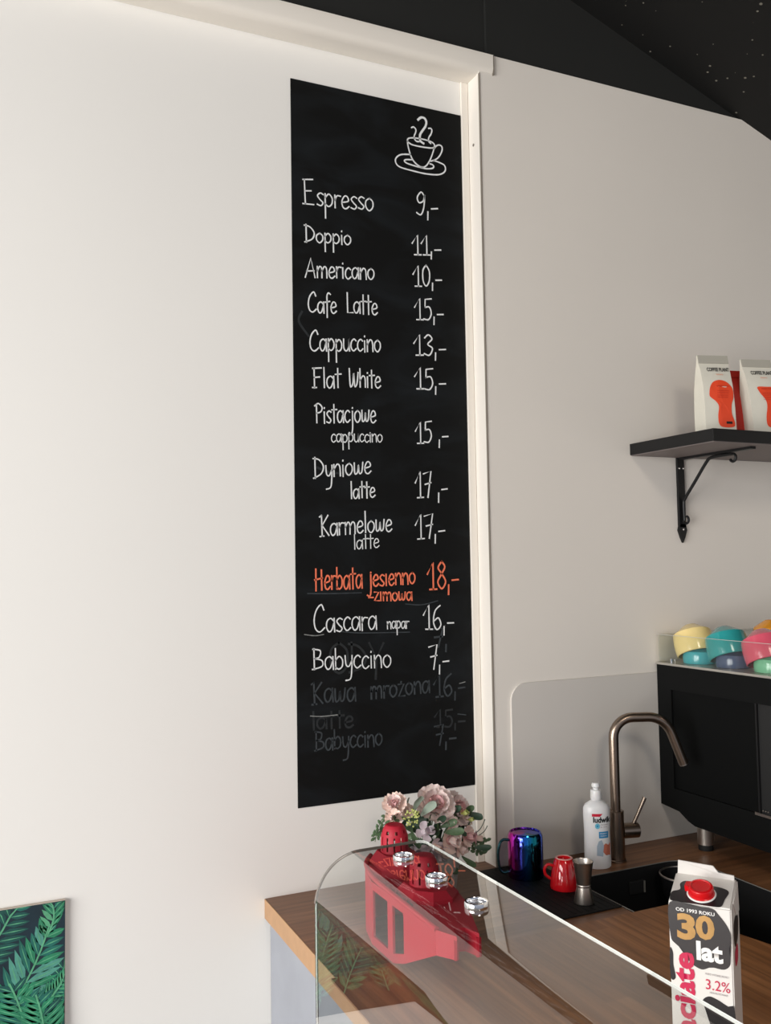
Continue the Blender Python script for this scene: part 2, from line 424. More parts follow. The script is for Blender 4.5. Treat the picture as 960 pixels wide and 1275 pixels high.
bm = PR([(x, y, 0.8) for x, y in rrect(SX0, SX1, SY0, SY1, 0.055)], (0, 0, 0.2)); bmesh.ops.recalc_face_normals(bm, faces=bm.faces[:]); bm.to_mesh(cut.data); bm.free()
md = top.modifiers.new('cut', 'BOOLEAN'); md.object = cut; md.operation = 'DIFFERENCE'; md.solver = 'EXACT'
bpy.context.view_layer.update(); bake(top); bpy.data.objects.remove(cut)
top.data.materials.clear(); top.data.materials.append(M['woodX'])
bm = PR([(0.5065, YD - 0.0005, 0.8655), (0.5065, YD - 0.0005, 0.8998), (0.4895, -1.5, 0.8998), (0.4895, -1.5, 0.8655)], (-0.0012, 0, 0))
obj('edge_band', bm, M['edgewood'], back, world=True)

# slab on the bar
slab_poly = [(0.4925, -0.312), (1.1245, -0.312), (1.135, -0.467), (1.146, -0.514), (1.17, -0.62), (1.17, -1.45), (0.476, -1.45)]
bm = PR([(x, y, 0.9003) for x, y in slab_poly], (0, 0, 0.0032))
slab = obj('bar_slab', bm, M['woodY']); tag(slab, 'pale oak board covering the bar in front, under the milk carton and overlapping the sink', 'board')

base = thing('bar_base', 'bar base clad in pale grey concrete laminate below the oak worktop', 'cabinet', (0.8, -0.75, 0))
obj('side_panel', BX(0.516, 0.534, -1.5, YD - 0.001, 0.0, 0.865), M['laminate'], base, world=True)
obj('carcass', BX(0.535, 0.98, -1.5, 0.0, 0.0, 0.865), M['cabinet'], base, world=True)
cab = thing('sink_cabinet', 'dark base cabinet beneath the black sink and coffee machine', 'cabinet', (1.9, -0.3, 0))
obj('carcass', BX(0.985, 1.03, -0.6, -0.001, 0.0, 0.865), M['cabinet'], cab, world=True)
obj('carcass', BX(1.36, 2.84, -0.6, -0.001, 0.0, 0.865), M['cabinet'], cab, world=True)
obj('door', BX(1.03, 1.36, -0.6, -0.582, 0.0, 0.865), M['cabinet'], cab, world=True)

# sink
sink = thing('sink', 'black granite sink set into the oak worktop behind the milk carton', 'sink', (1.19, -0.34, 0.72))
bm = bmesh.new()
R1 = rrect(SX0 + .0004, SX1 - .0004, SY0 + .0004, SY1 - .0004, 0.0546); R2 = rrect(SX0 + .003, SX1 - .003, SY0 + .003, SY1 - .003, 0.052)
loops = []
for R_, z in ((R1, 0.72), (R1, 0.9004), (R2, 0.9004), (R2, 0.734)):
    loops.append([bm.verts.new((x, y, z)) for x, y in R_])
for A, B in zip(loops, loops[1:]):
    for i in range(len(A)): bm.faces.new((A[i], A[(i + 1) % len(A)], B[(i + 1) % len(A)], B[i]))
bm.faces.new(loops[0]); bm.faces.new(loops[-1])
basin = obj('basin', bm, M['sink'], sink, world=True, smooth=True)
bm = bmesh.new()
pl = [Vector((x, y, 0.9011)) for x, y in rrect(SX0 + .0015, SX1 - .0015, SY0 + .0015, SY1 - .0015, 0.053)]
tube(bm, pl, 0.0009, seg=6, closed=True)
obj('rim', bm, M['sink_rim'], sink, world=True)
c = onY(793, 1104, -0.129)
bm = BX(c.x - 0.021, c.x + 0.018, -0.1335, -0.1288, c.z - 0.013, c.z + 0.013, bevel=0.002)
ov = obj('overflow', bm, M['rubber'], sink, world=True)
bm = BX(c.x + 0.013, c.x + 0.016, -0.1355, -0.1335, c.z - 0.011, c.z + 0.011)
obj('overflow_slot', bm, M['sink_rim'], ov, world=True)
obj('drain', LA([(0, 0.7345), (0.04, 0.7345), (0.042, 0.737), (0.03, 0.7375), (0.028, 0.736), (0, 0.736)], c=(1.19, -0.34, 0), seg=24), M['steel'], sink, world=True, smooth=True)
# round steel bowl corner glimpsed in sink behind carton
bowl = thing('steel_strainer', 'round steel strainer in the back corner of the sink behind the milk carton', 'strainer', (1.281, -0.182, 0.9))
obj('ring', TU([(0.047 * math.cos(2 * PI * k / 32), 0.047 * math.sin(2 * PI * k / 32), -0.008) for k in range(32)], 0.0022, seg=8, closed=True), M['steel'], bowl, smooth=True)
bm = LA([(0.0455, -0.008), (0.042, -0.045), (0.032, -0.058), (0.0, -0.060), (0.0, -0.0585), (0.031, -0.0565), (0.041, -0.0445), (0.0445, -0.008)], seg=32, cap=False)
obj('bowl', bm, M['black_metal'], bowl, smooth=True)

# drainer tray
dr = thing('drainer_tray', 'flat black drainer mat beside the sink under the rainbow mug', 'tray', (0.98, -0.14, 0.9003))
bm = bmesh.new(); box(bm, 0.918, 1.0485, -0.279, -0.006, 0.9003, 0.9028, bevel=0.001)
obj('plate', bm, M['tray'], dr, world=True)
bm = bmesh.new()
for k in range(9): box(bm, 0.926 + k * 0.0138, 0.929 + k * 0.0138, -0.272, -0.014, 0.9028, 0.9034)
o = obj('ribs', bm, M['tray'], dr, world=True); o['kind'] = 'stuff'

# ------------------------------------------------------------------ chalkboard
BX0, BX1, BZ0, BZ1 = 0.571, 0.9495, 1.0535, 2.450
YB = YD - 0.0022
cb = thing('chalkboard', 'tall black chalkboard coffee menu on the white door', 'chalkboard', (0.76, YD, BZ0))
obj('board', BX(BX0, BX1, YB, YD - 0.0002, BZ0, BZ1), M['board'], cb, world=True)

G = {
 'a': (.62, ".5,.8 .32,1 .1,.8 .06,.35 .2,.02 .38,.15 .5,.6|!.53,1 .56,0"),
 'b': (.6, "!.07,2 .08,0|.08,.7 .3,1 .5,.72 .48,.22 .27,0 .08,.15"),
 'c': (.52, ".46,.85 .3,1 .1,.75 .07,.3 .25,0 .48,.2"),
 'e': (.56, ".08,.48 .45,.62 .4,.95 .22,.98 .06,.55 .12,.12 .3,0 .5,.2"),
 'f': (.46, ".48,1.85 .32,2 .2,1.7 .2,.9 .2,-.4|!.03,.95 .42,1.05"),
 'g': (.58, ".5,.85 .3,1 .08,.7 .1,.2 .3,0 .5,.4|.52,1 .52,-.4 .4,-.9 .1,-.8"),
 'h': (.58, "!.07,2 .08,0|.08,.6 .3,1 .48,.8 .5,0"),
 'i': (.24, "!.1,.95 .11,0|!.1,1.4 .11,1.5"),
 'I': (.3, "!.12,1 .13,0"),
 'j': (.32, ".18,1 .18,-.4 .08,-.9 -.12,-.8|!.18,1.4 .19,1.5"),
 'l': (.24, "!.1,2 .12,0"),
 'm': (.88, "!.07,1 .08,0|.08,.6 .25,1 .4,.8 .41,0|.41,.6 .6,1 .76,.8 .78,0"),
 'n': (.6, "!.07,1 .08,0|.08,.6 .3,1 .48,.8 .52,0"),
 'o': (.6, ".3,1 .08,.75 .07,.3 .28,0 .5,.3 .5,.75 .3,1"),
 'p': (.6, "!.08,1 .09,-.9|.09,.7 .3,1 .5,.7 .48,.25 .28,.02 .09,.2"),
 'r': (.44, "!.07,1 .08,0|.08,.6 .2,.95 .42,.95"),
 's': (.46, ".42,.9 .25,1 .08,.78 .22,.5 .4,.25 .28,.02 .06,.1"),
 't': (.44, "!.2,1.9 .21,0|!.02,1.15 .44,1.2"),
 'u': (.58, ".07,1 .08,.25 .26,0 .46,.3 .5,1|!.5,1 .52,0"),
 'w': (.76, ".07,1 .1,.1 .3,.2 .36,.8 .42,.1 .6,.2 .68,1"),
 'y': (.56, ".07,1 .12,.3 .3,.15 .48,.6|.5,1 .48,.1 .4,-.8 .1,-.95"),
 'z': (.52, "!.05,1 .45,1 .06,0 .5,0"),
 'L': (.58, "!.1,2 .12,.02 .56,.06"),
 'ł': (.3, "!.12,2 .13,0|!0,.9 .28,1.25"),
 'ż': (.52, "!.05,1 .45,1 .06,0 .5,0|!.24,1.3 .25,1.45"),
 'E': (.8, "!.1,1.95 .15,.05|!.02,1.92 .6,2|!.14,1.05 .5,1.1|!.0,.05 .65,.05"),
 'D': (.8, "!.12,2 .14,0|0,1.9 .4,1.75 .7,1.1 .55,.4 .02,.02"),
 'A': (.82, "!.0,.0 .42,2 .72,.0|!.12,.65 .66,.7"),
 'C': (.76, ".66,1.6 .5,2 .2,1.6 .06,.9 .14,.25 .4,0 .7,.3"),
 'F': (.7, "!.12,1.95 .14,0|!.02,1.95 .62,2|!.12,1.05 .5,1.1|!.0,.05 .28,.05"),
 'W': (.86, ".07,2 .14,.1 .34,.4 .42,1.5 .5,.1 .68,.4 .78,1.6"),
 'P': (.68, "!.14,1.85 .16,0|.0,1.75 .3,2 .6,1.6 .5,1.15 .16,1.0"),
 'K': (.72, "!.14,1.95 .18,0|!.6,1.9 .18,1.0 .66,.05|!.0,1.8 .14,1.95|!.02,.0 .3,.02"),
 'H': (.8, "!.12,2 .12,0|!.58,1.9 .6,.05|!.02,1.0 .66,1.15"),
 'B': (.74, "!.12,2 .14,0|.06,1.95 .5,1.8 .45,1.2 .16,1.05|.16,1.05 .6,.85 .6,.3 .02,.02"),
 'O': (.8, ".4,2 .08,1.5 .08,.5 .4,0 .72,.5 .72,1.5 .4,2"),
 'Y': (.7, "!.05,2 .35,1 .65,2|!.35,1 .3,-.4"),
 '0': (.7, ".35,2 .12,1.5 .12,.5 .33,0 .56,.5 .58,1.4 .35,2"),
 '1': (.62, "!.02,1.15 .4,2 .4,.03|!.16,.03 .62,.03"),
 '3': (.7, ".1,1.7 .35,2 .58,1.6 .3,1.1 .6,.7 .4,.05 .06,.2"),
 '5': (.68, "!.6,1.97 .16,1.9 .14,1.15|.14,1.15 .45,1.2 .58,.6 .38,.05 .04,.1"),
 '6': (.7, ".55,1.95 .2,1.5 .08,.6 .3,0 .58,.4 .42,.95 .12,.7"),
 '7': (.66, "!.02,1.8 .6,1.97 .34,0|!.14,1.0 .58,1.1"),
 '8': (.7, ".36,2 .12,1.55 .35,1.1 .6,.5 .34,0 .08,.5 .35,1.1 .56,1.6 .36,2"),
 '9': (.7, ".58,1.6 .36,1.95 .1,1.5 .22,1.05 .5,1.2 .6,1.7 .52,.6 .32,.02 .04,.2"),
 ',': (.26, "!.1,.35 .08,-.55"), '-': (.56, "!.08,.72 .5,.75"), ' ': (.4, ""),
}
def ribbon(bm, pts, wd, yy):
    P = [Vector((p.x, yy, p.z)) for p in pts]
    n = len(P)
    if n < 2: return
    L_, R_ = [], []
    for i, p in enumerate(P):
        t = (P[min(i + 1, n - 1)] - P[max(i - 1, 0)])
        if t.length < 1e-9: t = Vector((0, 0, 1))
        t.normalize(); s = Vector((t.z, 0, -t.x)) * wd * 0.5 * (0.9 + 0.2 * random.random())
        e = -t * wd * 0.4 if i == 0 else (t * wd * 0.4 if i == n - 1 else Vector((0, 0, 0)))
        L_.append(bm.verts.new(p + s + e)); R_.append(bm.verts.new(p - s + e))
    for i in range(n - 1): bm.faces.new((L_[i], L_[i + 1], R_[i + 1], R_[i]))
def write(name, text, p0, p1, cap, xh, m, wpx=2.0, label=None, jit=0.05, yo=0.0):
    total = sum(G[c_][0] for c_ in text) - 0.05
    P0 = onY(p0[0], p0[1], YB); P1 = onY(p1[0], p1[1], YB); Q = onY(p0[0], p0[1] - 100, YB)
    k = (Q.z - P0.z) / 100.0; right = (P1 - P0) / total
    bm = bmesh.new(); x = 0.0
    for ch in text:
        wd, d = G[ch]
        jy = random.uniform(-jit, jit) * xh * k
        if d:
            for st in d.split('|'):
                sharp = st.startswith('!'); st = st.lstrip('!')
                pts = []
                for t in st.split():
                    a, b_ = t.split(','); a = float(a); b_ = float(b_)
                    h = b_ * xh if b_ <= 1 else xh + (b_ - 1) * (cap - xh)
                    if ch in '0123456789EDACFWPKHBOYL,-': h = b_ * cap / 2 if ch not in ',-' else b_ * cap / 2.6
                    q = P0 + right * (x + a) + Vector((0, 0, h * k + jy)); pts.append(q)
                if not sharp: pts = smooth_pts(pts, 5)
                ribbon(bm, pts, wpx * k, YB - 0.0004 - yo)
        x += wd
    o = obj(name, bm, m, cb, world=True)
    if label: o['label'] = label
    return o
W_, O_ = M['chalk'], M['orange_chalk']
LINES = [
 ('Espresso', (377, 254), (465, 263), 32, 16), ('Doppio', (379, 301), (437, 305), 22, 12), ('Americano', (380, 345), (466, 348), 24, 14),
 ('Cafe', (383, 389), (419, 390), 25, 14), ('Latte', (431, 390), (470, 392), 25, 14),
 ('Cappuccino', (385, 437), (474, 438), 26, 15), ('Flat', (389, 483), (424, 483), 25, 15), ('White', (434, 482), (474, 483), 23, 14),
 ('Pistacjowe', (392, 527), (468, 526), 24, 15), ('cappuccino', (412, 550.5), (476, 550.5), 14, 10),
 ('Dyniowe', (390, 596), (462, 590), 26, 15), ('latte', (436, 621), (467, 619), 21, 12),
 ('Karmelowe', (398, 668), (488, 661), 27, 15), ('latte', (440, 683.5), (472, 682), 18, 11),
 ('Cascara', (390, 787), (469, 784), 34, 17), ('napar', (481.6, 783), (509, 782), 13, 9), ('Babyccino', (388.5, 834), (487, 831), 26, 16)]
for t, a, b, c_, x_ in LINES: write('menu_word', t, a, b, c_, x_, W_, 1.75 if x_ > 11.5 else 1.35)
for t, a, b, c_ in (('9,-', (518, 268), (545, 268), 29), ('11,-', (513, 317), (549, 318), 25), ('10,-', (514, 356), (550, 357), 26), ('15,-', (516, 398), (552, 399), 27),
                    ('13,-', (515, 443), (555, 443), 26), ('15,-', (516, 485), (555, 485), 27), ('15 ,-', (517, 552), (558, 551), 27), ('17 ,-', (517, 621), (557, 618), 33),
                    ('17,-', (517, 672), (554, 669), 31), ('16,-', (527, 784), (565, 784), 31), ('7,-', (534, 834), (559, 832), 31)):
    write('menu_price', t, a, b, c_, 13, W_, 1.8)
write('menu_word', 'Herbata', (391.6, 735), (451, 732), 27, 17, O_, 2.0, 'orange chalk word')
write('menu_word', 'jesIenno', (459, 730), (517, 727), 20, 14, O_, 2.0, 'orange chalk word')
write('menu_word', '-zImowa', (458, 747.5), (513, 748), 14, 10.5, O_, 1.9, 'orange chalk word')
write('menu_price', '18,-', (532, 734), (571, 732), 34, 15, O_, 2.2, 'orange chalk price')
write('rubbed_out_word', 'Kawa', (388, 877), (443, 872), 28, 17, M['ghost1'], 2.2, 'rubbed-out grey chalk', yo=-0.00022)
write('rubbed_out_word', 'mrożona', (461, 871), (535, 862), 22, 15, M['ghost1'], 2.2, 'rubbed-out grey chalk', yo=-0.00022)
write('rubbed_out_word', '16,-', (540, 868), (579, 864), 28, 15, M['ghost1'], 2.2, 'rubbed-out grey chalk', yo=-0.00022)
write('rubbed_out_word', 'Babyccino', (391.6, 935), (476, 928), 24, 15, M['ghost1'], 2.0, 'rubbed-out grey chalk', yo=-0.00022)
write('rubbed_out_word', '7,-', (541, 928), (568, 926), 26, 14, M['ghost1'], 2.2, 'rubbed-out grey chalk', yo=-0.00022)
write('rubbed_out_word', 'ODY', (410, 838), (478, 838), 38, 15, M['ghost2'], 3.0, 'faint rubbed-out chalk', yo=-0.0003)
write('rubbed_out_word', '15,-', (541, 906), (579, 904), 22, 14, M['ghost2'], 2.4, 'faint rubbed-out chalk', yo=-0.0003)
write('rubbed_out_word', 'latte', (388, 908), (440, 905), 22, 14, M['ghost2'], 2.6, 'faint rubbed-out chalk', yo=-0.0003)
write('rubbed_out_word', '7,', (538, 806), (558, 806), 24, 14, M['ghost1'], 2.4, 'faint rubbed-out chalk', yo=-0.0003)
def scribble(name, strokes, m, wpx, sm=True, label=None, yo=0.0):
    bm = bmesh.new(); k = 0.00145
    for st in strokes:
        pts = [onY(x, y, YB) for x, y in st]
        if sm: pts = smooth_pts(pts, 5)
        ribbon(bm, pts, wpx * k, YB - 0.0004 + yo)
    o = obj(name, bm, m, cb, world=True)
    if label: o['label'] = label
def cs(s): return [(480 + float(a.split(',')[0]) / 10.667, 130 + float(a.split(',')[1]) / 10.667) for a in s.split()]
scribble('cup_drawing', [cs(s) for s in (
 "330,665 220,665 160,690 130,740 150,800 210,840 350,880 520,920 680,935 760,915 795,870 780,810 720,775 640,745",
 "345,735 270,735 250,755 290,785 380,815 470,840 550,855 620,850 640,825 620,800 590,790",
 "290,490 300,560 330,670 370,750 430,810 490,835 540,815 590,740 625,650 645,580",
 "290,490 300,455 360,445 480,460 600,495 645,530 645,570 600,580 480,565 350,535 290,490",
 "645,590 670,555 710,540 745,560 750,610 720,680 670,730 600,755",
 "345,310 370,300 400,330 400,370 380,420 385,460 410,490 445,495",
 "570,320 600,320 615,350 600,400 575,440 570,490 600,520")], M['chalk'], 2.1, label='white line drawing of a steaming coffee cup')
scribble('steam_drawing', [cs("430,205 470,175 515,185 540,230 530,290 490,350 460,400 455,460 470,495 505,520")], M['chalk'], 3.2)
for _s in ([(386.5, 891.5), (400, 892), (420, 890)], [(379, 790), (392, 791.5), (403, 790)], [(572, 851), (579, 849)]): scribble('chalk_line', [_s], M['thin_chalk'], 1.1)
for _s in ([(383, 739), (415, 739), (450, 738)], [(420, 786), (450, 788), (510, 787)], [(570, 889), (580, 890)], [(505, 752), (525, 753), (545, 748)]): scribble('chalk_line', [_s], M['ghost1'], 1.3, yo=.0002)
for _s in ([(395, 582), (410, 588), (438, 590)], [(384, 418), (372, 400), (376, 388)]): scribble('chalk_smudge', [_s], M['ghost2'], 3.0, yo=.0003)

# ------------------------------------------------------------------ leaf picture, bottom left
PX1, PZ1 = 0.1615, 0.9575; PW = 0.43; PH = 0.275; PY = 0.043
pic = thing('leaf_picture', 'canvas print of dark green tropical palm leaves low on the white door', 'picture', (PX1 - PW / 2, YD, PZ1 - PH))
M['canvas_dark'] = mat('dark_navy_print', srgb(16, 44, 56), 0.6, noise=0.3, nscale=25)
M['canvas_edge'] = mat('canvas_edge', srgb(196, 184, 170), 0.7)
obj('canvas', BX(PX1 - PW, PX1, PY, YD - 0.0005, PZ1 - PH, PZ1), [M['canvas_edge']], pic, world=True)
obj('print', BX(PX1 - PW, PX1 - 0.0005, PY - 0.0006, PY - 0.0001, PZ1 - PH, PZ1 - 0.0008), M['canvas_dark'], pic, world=True)
GR = [mat('leaf_print_%s' % n, srgb(*c_), 0.6, noise=0.35, nscale=60) for n, c_ in (('teal', (28, 108, 96)), ('green', (42, 136, 98)), ('pale', (96, 176, 132)), ('lime', (150, 186, 116)), ('deep', (20, 84, 78)), ('sea', (84, 156, 140)))]
def frond(bm, base_, tip, width, n, droop=0.2, mset=(0, 1, 4), lay=0, lw=0.011):
    b0 = Vector((base_[0], 0, base_[1])); t0 = Vector((tip[0], 0, tip[1])); ax = (t0 - b0); side = Vector((ax.z, 0, -ax.x)).normalized()
    def clip(p): return Vector((min(max(p.x, PX1 - PW + .001), PX1 - .001), PY - 0.0008 - lay * .5, min(max(p.z, PZ1 - PH + .001), PZ1 - .001)))
    def inside(p): return PX1 - PW < p.x < PX1 and PZ1 - PH < p.z < PZ1
    ps = [b0 + ax * (k / 8) + side * math.sin(k / 8 * PI) * 0.01 for k in range(9)]
    for k in range(n):
        t = 0.06 + 0.9 * k / n; c0 = b0 + ax * t + side * math.sin(t * PI) * 0.01
        wl = width * (0.55 + 0.45 * math.sin(min(1, t * 1.25) * PI)) * random.uniform(.9, 1.1)
        for s in (-1, 1):
            d = (side * s + ax.normalized() * (0.55 + droop)).normalized()
            pr = Vector((d.z, 0, -d.x))
            tip_ = c0 + d * wl; mid1 = c0 + d * wl * .35 + pr * lw * .5; mid2 = c0 + d * wl * .35 - pr * lw * .5
            m1 = c0 + d * wl * .7 + pr * lw * .38; m2 = c0 + d * wl * .7 - pr * lw * .38
            if not inside(c0): continue
            vs = [bm.verts.new(clip(p)) for p in (c0, mid1, m1, tip_, m2, mid2)]
            try:
                f = bm.faces.new(vs); f.material_index = random.choice(mset)
            except Exception: pass
            # pale midline
            q = [bm.verts.new(clip(p) + Vector((0, -0.00015, 0))) for p in (c0, c0 + d * wl * .45 + pr * .0009, c0 + d * wl * .9, c0 + d * wl * .45 - pr * .0009)]
            f = bm.faces.new(q); f.material_index = 2
    for a, b_ in zip(ps, ps[1:]):
        if not (inside(a) or inside(b_)): continue
        q = [bm.verts.new(clip(p) + Vector((0, -0.0002, 0))) for p in (a + side * .0014, b_ + side * .0014, b_ - side * .0014, a - side * .0014)]
        f = bm.faces.new(q); f.material_index = 2
def wp(x, y):
    p = onY(x, y, PY); return (p.x, p.z)
bm = bmesh.new()
frond(bm, wp(-60, 1240), wp(30, 1105), 0.05, 12, lay=0, mset=(4, 4, 0))
frond(bm, wp(60, 1250), wp(95, 1130), 0.04, 12, lay=0, mset=(4, 0))
frond(bm, wp(-4, 1275), wp(62, 1150), 0.060, 10, droop=.45, lay=0.0004, mset=(0, 1, 0, 1, 5), lw=.0125)
frond(bm, wp(58, 1166), wp(60, 1115), 0.03, 6, droop=.6, lay=0.0004, mset=(0, 1, 2), lw=.008)
frond(bm, wp(0, 1300), wp(84, 1212), 0.04, 18, droop=.4, lay=0.0008, mset=(1, 1, 0), lw=.007)
for k in range(14):
    x_ = random.uniform(PX1 - PW, PX1); z_ = random.uniform(PZ1 - PH, PZ1 - .16)
    if x_ > PX1 - .13 and z_ > PZ1 - .22: continue
    frond(bm, (x_, z_), (x_ + random.uniform(-.1, .03), z_ + .13), 0.055, 11, lay=.0002 * k, mset=(0, 1, 4, 1), lw=.012)
me = bpy.data.meshes.new('leaf_print'); mm = parent_matrix(pic).inverted(); bm.transform(mm)
for f in bm.faces:
    f.normal_update()
    if f.normal.y > 0: f.normal_flip()
bm.to_mesh(me); bm.free(); o = link('leaf_print', me, pic, GR); o['kind'] = 'stuff'

# ------------------------------------------------------------------ acrylic cover
AX0, AX1, AY0, AY1, AZ = 0.360, 0.4965, -1.24, -0.607, 1.178
cov = thing('acrylic_cover', 'clear bent acrylic counter screen with a rounded upper corner over the bar', 'screen', (0.36, -0.92, 0.72))
rb = 0.055; th = 0.0033
def cprof(off):
    r_ = rb - off; out = [(AX0 + off, 0.70)]
    for k in range(17):
        a = PI * (1 - 0.5 * k / 16)
        out.append((AX0 + rb + r_ * math.cos(a), AZ - rb + r_ * math.sin(a)))
    out.append((AX1, AZ - off)); return out
o_, i_ = cprof(0), cprof(th)
rc = 0.010   # rounded plan corner of the lid
bm = bmesh.new()
def yend(x): # far end with small rounded plan corner
    if x > AX1 - rc: return AY1 - (rc - math.sqrt(max(rc * rc - (x - AX1 + rc) ** 2, 0)))
    return AY1
def addp(pr):
    a, b_ = pr[-2], pr[-1]; ex = [(AX1 - rc + rc * math.sin(PI / 2 * k / 6), b_[1]) for k in range(7)]
    return pr[:-1] + ex
o_, i_ = addp(o_), addp(i_)
VO = [[bm.verts.new((x, (yend(x) if e else AY0), z)) for x, z in o_] for e in (0, 1)]
VI = [[bm.verts.new((x, (yend(x) if e else AY0), z)) for x, z in i_] for e in (0, 1)]
n = len(o_)
for i in range(n - 1):
    for V in (VO, VI):
        f = bm.faces.new((V[0][i], V[0][i + 1], V[1][i + 1], V[1][i])); f.smooth = True
    for e in (0, 1):
        f = bm.faces.new((VO[e][i], VO[e][i + 1], VI[e][i + 1], VI[e][i])); f.material_index = 1 if (e == 1 and o_[i][0] > AX1 - rc - .001) else 2
f = bm.faces.new((VO[0][-1], VO[1][-1], VI[1][-1], VI[0][-1])); f.material_index = 1
f = bm.faces.new((VO[0][0], VO[1][0], VI[1][0], VI[0][0])); f.material_index = 2
obj('sheet', bm, [M['acrylic'], M['acrylic_edge'], M['acrylic_edge_dark']], cov, world=True, smooth=True, ang=20)
e_pts = [(x, yend(x), z - 0.002) for x, z in o_]
i0 = next(i for i, p in enumerate(o_) if p[1] > AZ - rb + .001)
obj('sheet_edge', TU([(x + .0015 if k <= i0 else x, y, z) for k, (x, y, z) in enumerate(e_pts[:i0 + 1])], 0.0008, seg=6), M['acrylic_edge'], cov, world=True)
obj('sheet_edge', TU(e_pts[i0:-6], 0.0010, seg=6), M['acrylic_edge_dark'], cov, world=True)
obj('sheet_edge', TU(e_pts[-6:] + [(AX1, AY0, AZ - .002)], 0.0009, seg=6), M['acrylic_edge'], cov, world=True)
for y in (-0.68, -1.14):
    obj('standoff', LA([(0.009, 0.0), (0.009, 0.1522)], seg=20, mat_=Matrix.Rotation(PI / 2, 4, 'Y'), c=(0.3636, y, 0.76)), M['chrome'], cov, world=True, smooth=True)
ringp = [(0, 'silver ring on the acrylic screen farthest from the camera, by the rear red tower'), (1, 'middle silver ring of the three on the acrylic screen'), (2, 'silver ring on the acrylic screen nearest the camera, over bare wood')]
rg0 = None
for k, (px, py) in enumerate(((503, 1070), (547, 1096), (588, 1130))):
    p = onZ(px, py, AZ)
    if rg0 is None:
        bm = LA([(0.0113, 0.0002), (0.0138, 0.0002), (0.0142, 0.0012), (0.0140, 0.0058), (0.0135, 0.0068), (0.0118, 0.0068), (0.0113, 0.006), (0.0113, 0.0002)], seg=40, cap=False)
        rg = obj('silver_ring', bm, M['chrome'], None, smooth=True); rg0 = rg
    else:
        rg = rg0.copy(); COL.objects.link(rg)
    rg.location = (0.4435, p.y, AZ); rg.scale = (.82, .82, .80); tag(rg, ringp[k][1], 'ring', 'silver rings on the acrylic screen')

# ------------------------------------------------------------------ red model boat with two lantern towers
boat = thing('red_boat_lantern', 'red plastic model boat with two domed lantern towers under the acrylic screen', 'model', (0.65, -0.3, 0.9003))
deckz = 0.998
outline = [(0.598, -0.222), (0.612, -0.165), (0.640, -0.122), (0.675, -0.115), (0.697, -0.135), (0.704, -0.20), (0.704, -0.30), (0.690, -0.36), (0.668, -0.42), (0.645, -0.478), (0.6375, -0.452), (0.622, -0.448), (0.6125, -0.474), (0.598, -0.44)]
# deck plate
obj('deck', PR([(x, y, deckz - 0.006) for x, y in outline], (0, 0, 0.006)), M['red_plastic'], boat, world=True)
H0, H1 = 0.9003, deckz - 0.006
# hull: wall along the outline, with window openings on both long sides
bm = bmesh.new()
def keel(y): return H0 if y > -0.30 else H0 + 0.066 * min(1, (-0.30 - y) / 0.145) ** 1.2
def wall_seg(a, b_, z0, z1, t=0.004):
    za, zb = (z0, z0) if z0 != H0 else (keel(a[1]), keel(b_[1]))
    a = Vector((a[0], a[1], 0)); b_ = Vector((b_[0], b_[1], 0)); d = (b_ - a).normalized(); nn = Vector((d.y, -d.x, 0)) * t
    if ((a + b_) / 2 + nn - Vector((0.65, -0.28, 0))).length > ((a + b_) / 2 - Vector((0.65, -0.28, 0))).length: nn = -nn
    prism(bm, [a + Vector((0, 0, za)), b_ + Vector((0, 0, zb)), b_ + Vector((0, 0, z1)), a + Vector((0, 0, z1))], nn)
for i in range(len(outline)):
    a, b_ = outline[i], outline[(i + 1) % len(outline)]
    if i in (13,) or (i in (5,)): continue
    wall_seg(a, b_, H0, H1)
def window_wall(xw, ya, yb, wins, t):
    ys = ya
    for w0, w1, s in wins:   # slanted windows
        wall_seg((xw, ys), (xw, w0), H0, H1, t)
        wall_seg((xw, w0), (xw, w1), H1 - 0.006, H1, t)
        prism(bm, [(xw, w0, keel(w0)), (xw, w1, keel(w1)), (xw, w1, keel(w1) + .014), (xw, w0, keel(w0) + .014)], (t, 0, 0))
        ys = w1
    wall_seg((xw, ys), (xw, yb), H0, H1, t)
window_wall(0.598, -0.222, -0.44, ((-0.227, -0.282, 0), (-0.300, -0.338, 0)), 0.004)
window_wall(0.700, -0.20, -0.30, ((-0.204, -0.297, 0),), 0.004)
obj('hull', bm, M['red_plastic'], boat, world=True)
# raised gunwale on the left with a slot
bm = bmesh.new()
pl = [(0.600, -0.440, deckz), (0.599, -0.30, deckz + .004), (0.5995, -0.225, deckz + .008), (0.613, -0.168, deckz + .010), (0.640, -0.126, deckz + .008)]
tube(bm, smooth_pts(pl, 6), 0.0042, seg=8)
obj('gunwale', bm, M['red_plastic'], boat, world=True, smooth=True)
# superstructures: faceted blocks
def block(x0, x1, y0, y1, z0, z1, ch, tp):
    def oct_(x0, x1, y0, y1, c_, z): return [(x0 + c_, y0, z), (x1 - c_, y0, z), (x1, y0 + c_, z), (x1, y1 - c_, z), (x1 - c_, y1, z), (x0 + c_, y1, z), (x0, y1 - c_, z), (x0, y0 + c_, z)]
    bm = bmesh.new()
    rings = [oct_(x0, x1, y0, y1, ch, z0), oct_(x0, x1, y0, y1, ch, z0 + (z1 - z0) * .35), oct_(x0 + tp, x1 - tp, y0 + tp, y1 - tp, ch * .8, z1)]
    V = [[bm.verts.new(p) for p in r_] for r_ in rings]
    for A, B in zip(V, V[1:]):
        for i in range(8): bm.faces.new((A[i], A[(i + 1) % 8], B[(i + 1) % 8], B[i]))
    bm.faces.new(V[0]); bm.faces.new(V[-1]); return bm
D1 = onZ(495, 1058, 1.030); D2 = onZ(529, 1115, 1.012)
